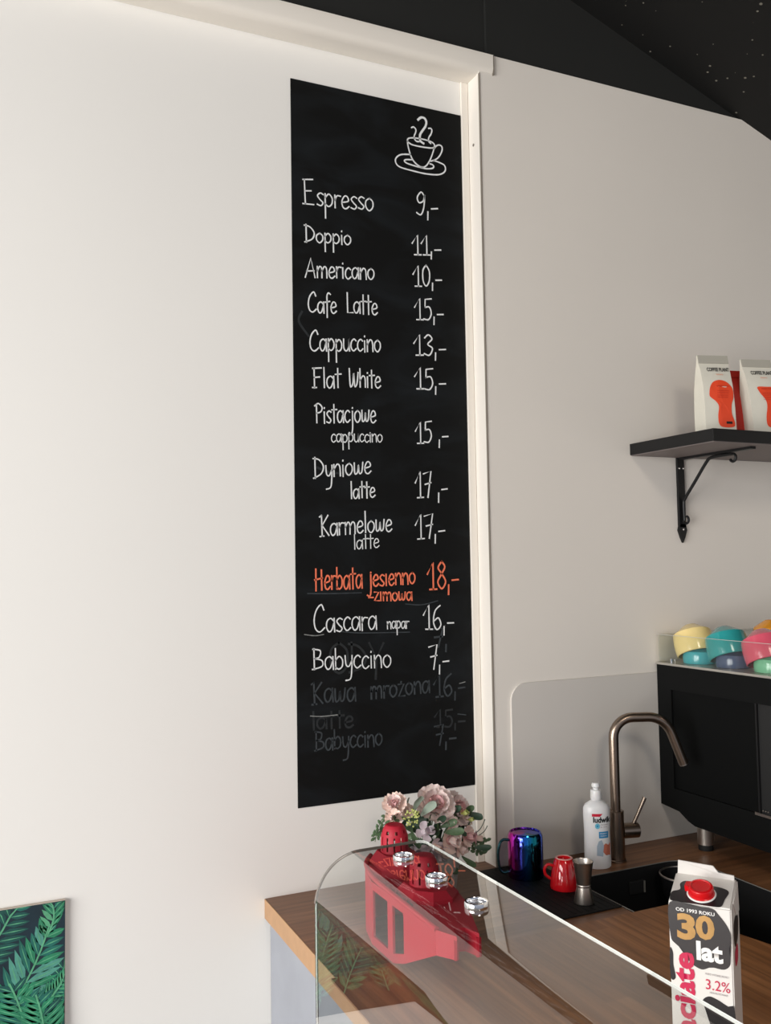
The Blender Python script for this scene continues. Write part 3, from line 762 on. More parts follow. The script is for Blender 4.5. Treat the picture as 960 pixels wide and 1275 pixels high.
D1.x, D1.y = 0.657, -0.186; D2.x, D2.y = 0.648, -0.310
obj('superstructure', block(0.620, 0.698, -0.240, -0.136, deckz, deckz + 0.030, 0.026, 0.012), M['red_plastic'], boat, world=True)
obj('superstructure', block(0.612, 0.692, -0.362, -0.262, deckz, deckz + 0.016, 0.024, 0.010), M['red_plastic'], boat, world=True)
def tower():
    # cage wall with vertical slots below and round holes in the facetted dome; real openings through a shelled grid
    bm = bmesh.new(); seg = 48
    prof = [(0.0200, 0.0), (0.0200, 0.0035), (0.0197, 0.0165), (0.0193, 0.0235), (0.0186, 0.0255), (0.0180, 0.0275), (0.0172, 0.0300), (0.0164, 0.0322), (0.0150, 0.0352), (0.0128, 0.0385), (0.0105, 0.0396)]
    R_ = [[bm.verts.new((r * math.cos(2 * PI * i / seg), r * math.sin(2 * PI * i / seg), z)) for i in range(seg)] for r, z in prof]
    for k in range(len(prof) - 1):
        for i in range(seg):
            if k in (1, 2) and i % 4 == 0: continue
            if k in (5, 6) and i % 6 in (3, 4): continue
            j = (i + 1) % seg; bm.faces.new((R_[k][i], R_[k][j], R_[k + 1][j], R_[k + 1][i]))
    bm.faces.new(R_[-1]); bm.faces.new(R_[0])
    o = obj('lantern_tower', bm, M['red_plastic'], boat)
    md = o.modifiers.new('s', 'SOLIDIFY'); md.thickness = 0.0016; md.offset = -1
    bpy.context.view_layer.update(); bake(o); o.data.materials.clear(); o.data.materials.append(M['red_plastic']); return o
t1 = tower(); t1.location = parent_matrix(boat).inverted() @ Vector((D1.x, D1.y, deckz + 0.030))
t2 = t1.copy(); COL.objects.link(t2); t2.location = parent_matrix(boat).inverted() @ Vector((D2.x, D2.y, deckz + 0.016)); t2.rotation_euler.z = 0.2
t1.scale = t2.scale = (1.16, 1.16, 1.10)
# hatch and details on the left of the deck
obj('hatch_shade', BX(0.6015, 0.611, -0.345, -0.268, deckz, deckz + 0.0012), M['dark_red'], boat, world=True)  # flat plate whose dark red paints the shade inside the hatch
for y in (-0.283, -0.322):
    obj('hatch_ring', TU([(0.6062 + 0.0055 * math.cos(2 * PI * k / 20), y + 0.0075 * math.sin(2 * PI * k / 20), deckz + 0.003) for k in range(20)], 0.0018, seg=6, closed=True), M['red_plastic'], boat, world=True, smooth=True)
bm = bmesh.new()
for k in range(34):
    x_ = random.uniform(0.602, 0.6165); y_ = random.uniform(-0.262, -0.235); s = random.uniform(.001, .0022)
    box(bm, x_ - s, x_ + s, y_ - s, y_ + s, deckz, deckz + random.uniform(.0012, .003))
o = obj('relief', bm, M['red_plastic'], boat, world=True); o['kind'] = 'stuff'

# ------------------------------------------------------------------ flowers
fl = thing('flower_arrangement', 'pink carnations and green leaves in a pale pot by the door frame', 'flowers', (0.795, -0.062, 0.9003))
M['pot'] = mat('grey_white_pot', srgb(196, 196, 192), 0.35)
M['leaf'] = mat('green_leaf', srgb(92, 120, 84), 0.55, noise=0.3, nscale=120)
M['leaf_dark'] = mat('dark_green_leaf', srgb(54, 82, 62), 0.5, noise=0.3, nscale=120)
M['leaf_grey'] = mat('sage_leaf', srgb(160, 176, 160), 0.6, noise=0.15, nscale=100)
M['petal_pink'] = mat('pink_petal', srgb(248, 228, 222), 0.6, noise=0.22, nscale=90, sss=0.15)
M['petal_rose'] = mat('rose_petal', srgb(234, 186, 186), 0.6, noise=0.22, nscale=90, sss=0.15)
M['petal_lilac'] = mat('lilac_petal', srgb(236, 224, 230), 0.6, noise=0.12, nscale=90, sss=0.15)
M['petal_blush'] = mat('blush_petal', srgb(246, 220, 208), 0.6, noise=0.15, nscale=90, sss=0.15)
M['bud'] = mat('yellow_green_bud', srgb(206, 214, 130), 0.5)
M['stem'] = mat('green_stem', srgb(88, 112, 74), 0.5)
obj('pot', LA([(0, 0.0), (0.030, 0.0), (0.040, 0.008), (0.046, 0.05), (0.045, 0.085), (0.042, 0.085), (0.041, 0.06), (0, 0.055)], seg=32), M['pot'], fl, smooth=True)
def petal_mesh(name, L_, wd, cup, ruff, m, nx=5, ny=5):
    bm = bmesh.new(); V = []
    for j in range(ny + 1):
        t = j / ny; row = []
        hw = wd * (0.22 + 0.78 * math.sin(min(1, t * 1.05) * PI * 0.62)) * (1 if t < .85 else 0.9)
        for i in range(nx + 1):
            s = -1 + 2 * i / nx
            z = cup * t * t * L_ + cup * 0.6 * s * s * hw * t + (ruff * math.sin(s * 9 + t * 3) * t * t)
            row.append(bm.verts.new((s * hw, t * L_ * (1 - 0.12 * s * s * t), z)))
        V.append(row)
    for j in range(ny):
        for i in range(nx): bm.faces.new((V[j][i], V[j][i + 1], V[j + 1][i + 1], V[j + 1][i])).smooth = True
    me = bpy.data.meshes.new(name); bm.to_mesh(me); bm.free(); me.materials.append(m); return me
FLW = parent_matrix(fl).inverted()
cam_dir = (CAM - Vector((0.795, -0.062, 1.03))).normalized()
def head(px, py, Y, R_, mats, npet, layers, facing=None, kind='flower_head', cup=.9, ruff=.0036, lab=None):
    c_ = onY(px, py, Y); e = bpy.data.objects.new(kind, None); COL.objects.link(e); e.parent = fl; e.empty_display_size = .01
    e.location = FLW @ c_
    f_ = Vector(facing) if facing else cam_dir
    e.rotation_euler = f_.to_track_quat('Z', 'Y').to_euler()
    core = LA([(0, -R_ * .30), (R_ * .35, -R_ * .2), (R_ * .32, R_ * .1), (0, R_ * .2)], seg=10)
    obj('flower_core', core, mats[-1], e, smooth=True)
    ms = [petal_mesh('petal', R_ * (1.0 - .25 * k), R_ * .42 * (1 - .15 * k), cup * (0.35 + .75 * k / max(1, layers - 1)) if layers > 1 else cup * .3, ruff, mats[k % (len(mats))]) for k in range(layers)]
    for k in range(layers):
        nn = max(3, npet - 2 * k)
        for i in range(nn):
            o = bpy.data.objects.new('petal', ms[k]); COL.objects.link(o); o.parent = e
            a = 2 * PI * (i + .5 * (k % 2)) / nn + random.uniform(-.15, .15)
            tilt = (0.05 + 0.95 * k / layers) * .95 + random.uniform(-.1, .1)
            o.rotation_euler = (Matrix.Rotation(a, 3, 'Z') @ Matrix.Rotation(tilt, 3, 'X')).to_euler()
            o.location = (0, 0, R_ * (-0.1 + .05 * k))
    if lab: e['label'] = lab
    return e
head(541, 1003, -0.075, 0.038, [M['petal_pink'], M['petal_pink'], M['petal_rose'], M['petal_pink'], M['petal_pink']], 11, 5, (-.1, -1, .75), lab='large pink carnation')
head(566, 1008, -0.070, 0.034, [M['petal_pink'], M['petal_pink'], M['petal_rose'], M['petal_pink']], 10, 4, (.45, -.9, .6), lab='pink carnation')
head(492, 1003, -0.070, 0.024, [M['petal_blush'], M['petal_pink'], M['petal_rose']], 7, 3, (-.5, -.7, .8))
head(490, 1018, -0.085, 0.017, [M['petal_blush'], M['petal_pink']], 6, 2, (-.4, -1, .2))
head(529, 1036, -0.105, 0.019, [M['petal_lilac'], M['petal_lilac']], 4, 2, (-.1, -1, .4), ruff=.0005)
head(520, 1057, -0.105, 0.019, [M['petal_lilac'], M['petal_lilac']], 4, 2, (-.3, -1, -.1), ruff=.0005)
head(541, 1054, -0.105, 0.018, [M['petal_lilac'], M['petal_blush']], 4, 2, (.1, -1, -.1), ruff=.0005)
head(560, 1046, -0.105, 0.024, [M['petal_blush'], M['petal_pink'], M['petal_rose']], 6, 2, (.2, -1, .1), ruff=.001)
head(580, 1041, -0.095, 0.020, [M['petal_blush'], M['petal_rose']], 6, 2, (.5, -1, .1), ruff=.001)
head(573, 1056, -0.098, 0.016, [M['petal_blush'], M['petal_pink']], 5, 2, (.3, -1, -.2), ruff=.0005)
head(591, 1044, -0.080, 0.015, [M['petal_rose'], M['petal_blush']], 5, 2, (.9, -.7, .0), ruff=.0005)
head(507, 1010, -0.075, 0.014, [M['petal_blush'], M['petal_pink']], 6, 2, (-.2, -1, .5), ruff=.001)
head(551, 1062, -0.108, 0.015, [M['petal_lilac'], M['petal_blush']], 5, 2, (.2, -1, -.2), ruff=.0005)
head(497, 1040, -0.085, 0.010, [M['petal_blush'], M['petal_pink']], 5, 2, (-.5, -1, .0), ruff=.0005)
head(576, 1014, -0.085, 0.013, [M['petal_blush'], M['bud']], 5, 2, (.5, -.8, .5), ruff=.0005)
head(563, 1024, -0.100, 0.013, [M['petal_pink'], M['petal_blush']], 5, 2, (.2, -1, .3), ruff=.0005)
head(583, 1022, -0.080, 0.011, [M['petal_blush'], M['bud']], 5, 2, (.8, -.8, .4), ruff=.0005)
lm = [petal_mesh('leaf', 0.034, 0.0064, .25, .0, M[k]) for k in ('leaf', 'leaf_dark', 'leaf_grey')] + [petal_mesh('leaf', 0.020, 0.006, .2, 0, M['leaf'])]
def leaf(px, py, Y, ang, k, sc=1.0, out=.5):
    o = bpy.data.objects.new('leaf', lm[k]); COL.objects.link(o); o.parent = fl
    d = Vector((math.sin(ang), -out, math.cos(ang))).normalized()
    z = (Vector((0, -1, .5)) - d * d.dot(Vector((0, -1, .5)))).normalized(); x = d.cross(z)
    o.rotation_euler = Matrix((x, d, z)).transposed().to_euler(); o.scale = (sc,) * 3; o.location = FLW @ onY(px, py, Y)
LV = [(516, 1010, -.085, 0, 2, 1.25), (524, 1016, -.09, .6, 2, 1.25), (508, 1004, -.065, -.5, 2, .8), (498, 1022, -.09, -1.2, 0, 1), (505, 1032, -.095, -1.5, 0, 1),
      (512, 1034, -.1, 3.0, 0, 1), (540, 1030, -.09, .6, 1, 1), (548, 1030, -.095, 1.2, 0, 1), (536, 1026, -.09, -.6, 0, .9), (552, 1036, -.11, 1.6, 0, 1.1), (590, 1055, -.09, 1.7, 1, .9),
      (588, 1050, -.085, 2.2, 0, .8), (596, 1052, -.08, 1.9, 0, .7), (482, 1030, -.08, -1.7, 0, .8), (484, 1038, -.08, -2.3, 1, .7), (530, 1070, -.09, 3.1, 1, 1.3), (540, 1072, -.09, 2.7, 1, 1.3),
      (548, 1068, -.08, 2.5, 0, 1.2), (521, 1068, -.09, -2.8, 1, 1), (555, 1015, -.08, 1, 1, 1), (500, 1012, -.06, -.9, 1, 1), (566, 1028, -.09, 2.5, 1, .8), (575, 1066, -.08, 2.4, 0, .9), (510, 1045, -.1, -2.4, 0, .9),
      (528, 1022, -.08, 2.6, 1, 1), (545, 1022, -.08, -2.6, 0, .9), (517, 1028, -.09, 2.2, 1, .8), (534, 1046, -.095, 0.2, 1, 1)]
for a in LV: leaf(*a[:5], a[5])
for k in range(48):
    leaf(random.uniform(492, 576), random.uniform(1010, 1062), random.uniform(-.05, -.075), random.uniform(-3.1, 3.1), random.choice((0, 1, 1)), random.uniform(.8, 1.2), .3)
# drooping sprigs at left and right
def sprig(pts, Y, n, sc, name='sprig'):
    P = smooth_pts([onY(x, y, Y) for x, y in pts], 6)
    s = obj(name, TU(P, 0.0007, seg=5), M['stem'], fl, world=True)
    bm = bmesh.new()
    for i in range(1, len(P), max(1, len(P) // n)):
        for sd in (-1, 1):
            c_ = P[i] + Vector((sd * .005 * sc, -.001, random.uniform(-.003, .003)))
            m4 = Matrix.Translation(c_) @ Matrix.Rotation(random.uniform(0, 6), 4, 'Y') @ Matrix.Diagonal((.0058 * sc, .001, .0032 * sc, 1))
            bmesh.ops.create_icosphere(bm, subdivisions=1, radius=1, matrix=m4)
    bm.transform(parent_matrix(s).inverted() if False else parent_matrix(fl).inverted())
    bmx = obj('leaflets', bm, M['leaf'], s); bmx['kind'] = 'stuff'
sprig([(495, 1024), (480, 1026), (470, 1036), (467, 1048)], -.085, 6, 1.0)
sprig([(497, 1030), (484, 1036), (473, 1040), (466, 1038)], -.088, 5, .9)
sprig([(488, 1012), (476, 1020), (471, 1030)], -.08, 4, .9)
sprig([(585, 1050), (596, 1048), (606, 1046)], -.08, 5, 1.1)
sprig([(585, 1055), (595, 1060), (603, 1061)], -.082, 4, 1.1)
for pts in ([(588, 1040), (598, 1032), (604, 1020)], [(590, 1044), (602, 1036), (607, 1028)], [(583, 1036), (586, 1024), (585, 1014)]):
    obj('twig', TU(smooth_pts([onY(x, y, -.078) for x, y in pts], 5), 0.0008, seg=5), M['leaf_dark'], fl, world=True)
bm = bmesh.new()
c0 = onY(513, 1019, -.1)
for k in range(46):
    a = random.uniform(0, 2 * PI); r_ = .0165 * math.sqrt(random.random())
    p = c0 + Vector((r_ * math.cos(a), random.uniform(-.006, .004), r_ * math.sin(a)))
    bmesh.ops.create_icosphere(bm, subdivisions=1, radius=.0019, matrix=Matrix.Translation(FLW @ p))
o = obj('bud_cluster', bm, M['bud'], fl, smooth=True); o['label'] = 'cluster of tiny yellow-green buds'; o['kind'] = 'stuff'
bm = bmesh.new()
for k in range(14):
    a = 2 * PI * k / 14; tube(bm, [(0.018 * math.cos(a), .018 * math.sin(a), .05), (.026 * math.cos(a), .026 * math.sin(a), .09), (.045 * math.cos(a) * 1.1, .03 * math.sin(a) - .01, .14)], .0012, seg=5)
o = obj('stems', bm, M['stem'], fl); o['kind'] = 'stuff'

# ------------------------------------------------------------------ things on the drainer
TZ = 0.9035
mug = thing('rainbow_mug', 'upturned rainbow-sheen steel mug with a handle at the left of the drainer', 'mug', (0.986, -0.075, TZ))
bm = LA([(0.031, 0.0005), (0.0325, 0.0), (0.0335, 0.002), (0.0335, 0.030), (0.0338, 0.060), (0.0330, 0.078), (0.0300, 0.0835), (0.0275, 0.0840), (0.0265, 0.0815), (0, 0.0810), (0, .079), (.030, .078), (.032, .07), (.031, .0005)], seg=48, cap=False)
obj('body', bm, M['rainbow'], mug, smooth=True)
d = Vector((-0.92, 0.39, 0))
hp = [Vector((0, 0, .068)) + d * .031, Vector((0, 0, .069)) + d * .042, Vector((0, 0, .062)) + d * .049, Vector((0, 0, .040)) + d * .053, Vector((0, 0, .016)) + d * .050, Vector((0, 0, .008)) + d * .043, Vector((0, 0, .010)) + d * .0315]
M['rainbow_dark'] = mat('petrol_steel', srgb(46, 84, 92), 0.2, 0.9)
obj('handle', TU(smooth_pts(hp, 6), 0.0026, seg=10), M['rainbow_dark'], mug, smooth=True)

rc_ = thing('espresso_cup', 'upturned red espresso cup with a small handle beside the steel jigger', 'cup', (1.014, -0.160, TZ))
bm = LA([(0.0245, 0.0008), (0.0262, 0.0), (0.0270, 0.002), (0.0262, 0.012), (0.0235, 0.030), (0.0195, 0.046), (0.0165, 0.052), (0.0155, 0.0535)], seg=40, cap=False)
lathe(bm, [(0.0120, 0.0535), (0.0115, 0.0500), (0, 0.0500), (0, .048), (.016, .046), (.022, .028), (.0245, .0008)], seg=40, cap=False)
obj('body', bm, M['red_glaze'], rc_, smooth=True)
obj('foot_ring', LA([(0.0120, 0.0500), (0.0122, 0.0540), (0.0132, 0.0546), (0.0152, 0.0543), (0.0160, 0.0525)], seg=40, cap=False), M['pale_glaze'], rc_, smooth=True)
d = Vector((-0.93, 0.36, 0))
hp = [Vector((0, 0, .040)) + d * .021, Vector((0, 0, .0425)) + d * .030, Vector((0, 0, .036)) + d * .0365, Vector((0, 0, .026)) + d * .036, Vector((0, 0, .019)) + d * .029, Vector((0, 0, .017)) + d * .0255]
obj('handle', TU(smooth_pts(hp, 6), 0.0027, seg=10), M['red_glaze'], rc_, smooth=True)

jg = thing('jigger', 'double-ended stainless steel jigger standing in front of the red cup', 'jigger', (1.000, -0.236, TZ))
bm = LA([(0.0175, 0.0), (0.0178, 0.001), (0.0120, 0.028), (0.0118, 0.030), (0.0125, 0.032), (0.0175, 0.069), (0.0182, 0.0705), (0.0176, 0.0712), (0.0165, 0.069), (0.0112, 0.034), (0, .0325), (0, .028), (.0110, .027), (.0168, 0.0008), (0.0175, 0.0)], seg=40, cap=False)
obj('body', bm, M['steel'], jg, smooth=True)
obj('collar', LA([(0.0121, 0.0275), (0.0128, 0.0285), (0.0128, 0.0305), (0.0122, 0.032)], seg=40, cap=False), M['steel'], jg, smooth=True)

# ------------------------------------------------------------------ dish soap
soap = thing('dish_soap_bottle', 'white plastic dish soap bottle with a press cap in front of the tap', 'bottle', (1.146, -0.088, 0.9003), -0.40)
prof = [(0.0, 0.0), (0.0235, 0.0), (0.0262, 0.003), (0.0262, 0.03), (0.0255, 0.07), (0.0268, 0.105), (0.0262, 0.116), (0.0225, 0.1225), (0.0150, 0.1275), (0.0105, 0.130), (0.0100, 0.134), (0, 0.134)]
obj('body', LA(prof, seg=48, sy=0.68), M['white_plastic'], soap, smooth=True)
obj('collar', LA([(0.0108, 0.132), (0.0112, 0.133), (0.0106, 0.149), (0.0100, 0.150), (0, 0.150)], seg=32, cap=False), M['white_plastic'], soap, smooth=True)
obj('press_cap', LA([(0.0055, 0.150), (0.0055, 0.154), (0.0082, 0.156), (0.0084, 0.160), (0.0070, 0.1635), (0.0, 0.1645)], seg=32, cap=False), M['white_plastic'], soap, smooth=True)
SM = parent_matrix(soap)
def on_soap(me_o, xa, xb, za, zb, m, name, pts=None):
    """print wrapped on the bottle's front: local u (x) and z grid"""
    bm = bmesh.new(); n_ = 10; V = []
    def py(x, z):
        r_ = 0.0262
        for (ra, z_a), (rb_, z_b) in zip(prof, prof[1:]):
            if z_a <= z <= z_b and z_b > z_a: r_ = ra + (rb_ - ra) * (z - z_a) / (z_b - z_a)
        return -0.68 * math.sqrt(max(r_ * r_ - x * x, 1e-8)) - 0.0004
    if pts:
        cx = sum(p[0] for p in pts) / len(pts); cz_ = sum(p[1] for p in pts) / len(pts)
        c0 = bm.verts.new((cx, py(cx, cz_) - .0004, cz_)); vs = [bm.verts.new((x, py(x, z) - .0005, z)) for x, z in pts]
        for i in range(len(vs)): bm.faces.new((c0, vs[i], vs[(i + 1) % len(vs)]))
    else:
        for i in range(n_ + 1):
            x = xa + (xb - xa) * i / n_; V.append((bm.verts.new((x, py(x, za), za)), bm.verts.new((x, py(x, zb), zb))))
        for A, B in zip(V, V[1:]): bm.faces.new((A[0], B[0], B[1], A[1]))
    return obj(name, bm, m, soap)
bm = bmesh.new(); _V = []
for i in range(13):
    x = -.0135 + .0205 * i / 12; zb = .1018 if i < 9 else .1018 + .005 * (i - 9) / 3
    yy = -0.68 * math.sqrt(.0266 ** 2 - x * x) - .0006
    _V.append((bm.verts.new((x, yy, zb)), bm.verts.new((x, yy, .1072))))
for A, B in zip(_V, _V[1:]): bm.faces.new((A[0], B[0], B[1], A[1]))
obj('label_banner', bm, M['label_red'], soap)
on_soap(None, -.001, .0185, .0600, .0725, M['blue_print'], 'label_panel')
on_soap(None, 0, 0, 0, 0, M['cyan_print'], 'label_dot', [(-0.0035 + .0048 * math.cos(a), .0835 + .0055 * math.sin(a)) for a in [2 * PI * k / 16 for k in range(16)]])
on_soap(None, 0, 0, 0, 0, M['blue_print'], 'label_dot', [(-0.0035 + .0018 * math.cos(a), .0835 + .002 * math.sin(a)) for a in [2 * PI * k / 10 for k in range(10)]])
on_soap(None, 0, 0, 0, 0, M['plate_print'], 'label_picture', [(-0.006, .027), (.006, .025), (.0085, .045), (.004, .057), (-.002, .054), (-.0055, .045)])
on_soap(None, 0, 0, 0, 0, M['skin_print'], 'label_hand', [(.0065, .034), (.012, .027), (.0225, .026), (.0228, .05), (.018, .046), (.012, .050), (.0085, .047)])
def soap_text(text, x0, z0, size, width, m, bold=0.0):
    e = printed('label_text', soap, text, SM @ Vector((x0, -0.025, z0)), SM.to_3x3() @ Vector((1, 0, 0)), (0, 0, 1), size, m, width=width, bold=bold)
    for v in e.data.vertices:
        x, z = v.co.x, v.co.z; r_ = 0.0262
        for (ra, z_a), (rb_, z_b) in zip(prof, prof[1:]):
            if z_a <= z <= z_b and z_b > z_a: r_ = ra + (rb_ - ra) * (z - z_a) / (z_b - z_a)
        v.co.y = -0.68 * math.sqrt(max(r_ * r_ - x * x, 1e-7)) - 0.0006
soap_text('ludwik', -0.0115, 0.0905, 0.0150, 0.036, M['black_print'], 0.035)
soap_text('naczynia', 0.0025, 0.085, 0.0042, 0.016, M['grey_print']); soap_text('do mycia', 0.0025, 0.0805, 0.0036, 0.014, M['grey_print'])
soap_text('MINERAL', .001, .0675, .0035, .0155, M['white_print']); soap_text('DERMA', .002, .063, .0035, .0135, M['white_print'])

# ------------------------------------------------------------------ tap
tap = thing('kitchen_tap', 'tall brushed nickel kitchen tap with an angled spout and side lever', 'tap', (1.203, -0.076, 0.9003))
obj('base', LA([(0, 0), (0.0185, 0), (0.0185, 0.003), (0.0168, 0.0045), (0.0168, 0.006)], seg=32, cap=False), M['nickel'], tap, smooth=True)
obj('body', LA([(0.0160, 0.004), (0.0160, 0.0990), (0.0150, 0.1000), (0, 0.1000)], seg=32, cap=False), M['nickel'], tap, smooth=True)
q = [onY(766, 1005, -.076), onY(759, 925, -.076)]
dx = 0.0
pz = 1.188 - 0.9003
P = [(0, 0, 0.095), (0, 0, 0.15), (0, 0, 0.22), (0, 0, 0.240)]
def arc(c_, r_, a0, a1, dirh, n_=8):
    return [(Vector(c_) + Vector((dirh[0] * r_ * math.cos(a), dirh[1] * r_ * math.cos(a), r_ * math.sin(a)))) for a in [a0 + (a1 - a0) * k / n_ for k in range(n_ + 1)]]
dh = Vector((0.93, -0.36, 0)).normalized()
P += arc(Vector((0, 0, 0.244)) + dh * 0.040, 0.040, PI, PI / 2, dh)
e1 = Vector((0, 0, 0.284)) + dh * 0.072
P += [Vector((0, 0, 0.284)) + dh * 0.055, e1]
P += arc(e1 + Vector((0, 0, -0.052)), 0.052, PI / 2, 0.36, dh)[1:]
tl = P[-1]; tdir = (dh * math.sin(0.36) * 1 + Vector((0, 0, -math.cos(0.36)))).normalized()
P += [Vector(tl) + tdir * 0.03, Vector(tl) + tdir * 0.066]
obj('spout', TU([tuple(p) for p in P], 0.0098, seg=20), M['nickel'], tap, smooth=True)
obj('spout_tip', TU([tuple(Vector(tl) + tdir * 0.0662), tuple(Vector(tl) + tdir * 0.0685)], 0.0088, seg=20), M['steel'], tap, smooth=True)
vd = Vector((0.97, -0.24, 0)).normalized()
obj('valve', TU([tuple(Vector((0, 0, 0.058)) + vd * 0.012), tuple(Vector((0, 0, 0.058)) + vd * 0.046), tuple(Vector((0, 0, 0.058)) + vd * 0.047)], [0.0150, 0.0150, 0.0138], seg=28), M['nickel'], tap, smooth=True)
obj('lever', TU([tuple(Vector((0, 0, 0.070)) + vd * 0.037), tuple(Vector((0, 0, 0.090)) + vd * 0.048), tuple(Vector((0, 0, 0.121)) + vd * 0.064)], [0.0038, 0.0036, 0.0042], seg=12), M['nickel'], tap, smooth=True)

# ------------------------------------------------------------------ coffee machine
MX = 1.383
cm = thing('coffee_machine', 'large black espresso machine on steel feet at the right edge', 'machine', (1.7, -0.2, 0.9003))
MY1 = -0.0055
side = [(MY1, 1.276), (MY1, 0.976), (-0.060, 0.971), (-0.085, 0.957), (-0.105, 0.951), (-0.36, 0.949), (-0.50, 0.949), (-0.50, 1.276)]
bm = PR([(MX + 0.006, y, z) for y, z in side], (0.64, 0, 0))
obj('body', bm, M['machine'], cm, world=True)
# side panel frame around the recessed inset
iy0, iy1, iz0, iz1 = -0.2745, -0.047, 1.0165, 1.2250
bm = bmesh.new()
def sl(y0, y1, z0, z1): box(bm, MX, MX + 0.0055, y0, y1, z0, z1)
sl(-0.50, MY1, iz1, 1.276); sl(iy1, MY1, 0.985, iz1); sl(-0.50, iy1, 0.985, iz0)
prism(bm, [(MX, MY1, 0.985), (MX, MY1, 0.976), (MX, -0.060, 0.971), (MX, -0.085, 0.957), (MX, -0.105, 0.951), (MX, -0.36, 0.949), (MX, -0.50, 0.949), (MX, -0.50, 0.985)], (0.0055, 0, 0))
obj('side_frame', bm, M['machine'], cm, world=True)
obj('inset_panel', BX(MX + 0.0042, MX + 0.0062, iy0 + .0005, iy1 - .0005, iz0 + .0005, iz1 - .0005), M['machine_in'], cm, world=True)
obj('divider', BX(MX + 0.0005, MX + 0.0062, iy0 - 0.004, iy0, iz0, iz1), M['black_metal'], cm, world=True)
obj('front_recess', BX(MX + 0.005, MX + 0.0066, -0.497, iy0 - 0.004, iz0, iz1), M['rubber'], cm, world=True)
a = onX(941, 1010, MX); b = onX(975, 1021, MX)
obj('drip_tray_edge', BX(MX - 0.0025, MX + 0.001, -0.46, a.y, a.z - 0.006, a.z - 0.001), M['steel'], cm, world=True)
for k in range(3):
    obj('rivet', LA([(0, 0), (0.0015, 0), (0.001, 0.001), (0, .001)], seg=8, mat_=Matrix.Rotation(-PI / 2, 4, 'Y'), c=(MX, -0.286 - .006 * k, a.z + 0.005)), M['steel'], cm, world=True)
bm = bmesh.new(); box(bm, MX - 0.002, MX + 0.64, -0.50, MY1 + 0.001, 1.276, 1.281, bevel=0.001)
obj('top_tray', bm, M['rail'], cm, world=True)
for (x, y) in ((MX + 0.028, -0.104), (MX + 0.60, -0.112), (MX + 0.035, -0.42), (MX + 0.60, -0.42)):
    ft = obj('foot', LA([(0.0165, 0.012), (0.0165, 0.058), (0, 0.058)], seg=28, cap=False, c=(x, y, 0.9003)), M['steel'], cm, world=True, smooth=True)
    obj('foot_pad', LA([(0, 0), (0.0145, 0), (0.0150, 0.003), (0.0150, 0.012)], seg=28, cap=False, c=(x, y, 0.9003)), M['rubber'], ft, world=True, smooth=True)
# clear cup guard round the top
bm = bmesh.new(); box(bm, MX + 0.003, MX + 0.006, -0.50, MY1 - .004, 1.281, 1.3405)
bm2 = bm; o = obj('cup_guard', bm2, M['guard'], cm, world=True)
obj('guard_lip', BX(MX + 0.0028, MX + 0.0062, -0.50, MY1 - .004, 1.3405, 1.3412), M['guard_edge'], o, world=True)
o = obj('cup_guard', BX(MX + 0.006, MX + 0.60, MY1 - .004, MY1 - .001, 1.281, 1.3405), M['guard'], cm, world=True)
obj('guard_lip', BX(MX + 0.003, MX + 0.60, MY1 - .0042, MY1 - .0008, 1.3405, 1.3412), M['guard_edge'], o, world=True)
obj('guard_post', LA([(0.0022, 0), (0.0022, 0.010), (0, .0105)], seg=12, cap=False, c=(MX - 0.0002, -0.052, 1.281)), M['chrome'], cm, world=True)

# cups on the machine
def glaze(name, c_): return mat(name, srgb(*c_), 0.16, coat=0.15)
def make_cup(m, R_, tilt, loc, rz, label, handle=True, hang=0.0, facets=None):
    t = thing('coffee_cup', label, 'cup', loc, 0, 'coloured cups on the espresso machine')
    t.rotation_euler = tilt
    if tilt[0] == 0 and R_ < .035: t.scale = (1, 1, .66)
    k = R_ / 0.040
    pr = [(0.0385, 0.0), (0.0402, 0.0012), (0.0412, 0.012), (0.0415, 0.024), (0.0400, 0.038), (0.0385, 0.0455), (0.014, 0.0620), (0.0125, 0.0625), (0.0110, 0.0615), (0, 0.0610), (0, .0575), (.017, .0570), (.0365, .0435), (.0388, .024), (.0375, .001), (0.0385, 0.0)]
    obj('body', LA([(r_ * k, z * k) for r_, z in pr], seg=40, cap=False), m, t, smooth=True, ang=25)
    if handle:
        d = Vector((math.cos(hang), math.sin(hang), 0))
        hp = [Vector((0, 0, .046 * k)) + d * .034 * k, Vector((0, 0, .050 * k)) + d * .050 * k, Vector((0, 0, .040 * k)) + d * .063 * k, Vector((0, 0, .024 * k)) + d * .060 * k, Vector((0, 0, .014 * k)) + d * .047 * k, Vector((0, 0, .012 * k)) + d * .0385 * k]
        obj('handle', TU(smooth_pts(hp, 5), 0.0034 * k, seg=10), m, t, smooth=True)
    return t
CX = 1.437
TOP = 1.2812
gy, gt, gp = glaze('pale_yellow_glaze', (232, 208, 142)), glaze('teal_glaze', (44, 146, 146)), glaze('rose_pink_glaze', (204, 82, 102))
gq, gn, gg, go = glaze('turquoise_glaze', (62, 160, 168)), glaze('slate_blue_glaze', (66, 80, 108)), glaze('mint_glaze', (112, 178, 140)), glaze('orange_glaze', (222, 148, 42))
ys = (-0.072, -0.166, -0.264)
make_cup(gq, .0345, (0, 0, 0), (CX, ys[0] - .008, TOP), 0, 'turquoise cup upturned under the pale yellow one on the machine', hang=.5)
make_cup(gn, .0345, (0, 0, 0), (CX, ys[1] - .008, TOP), 0, 'slate blue cup upturned under the teal one on the machine', hang=.5)
make_cup(gg, .0345, (0, 0, 0), (CX, ys[2] - .010, TOP), 0, 'mint green cup upturned under the pink one on the machine', hang=.5)
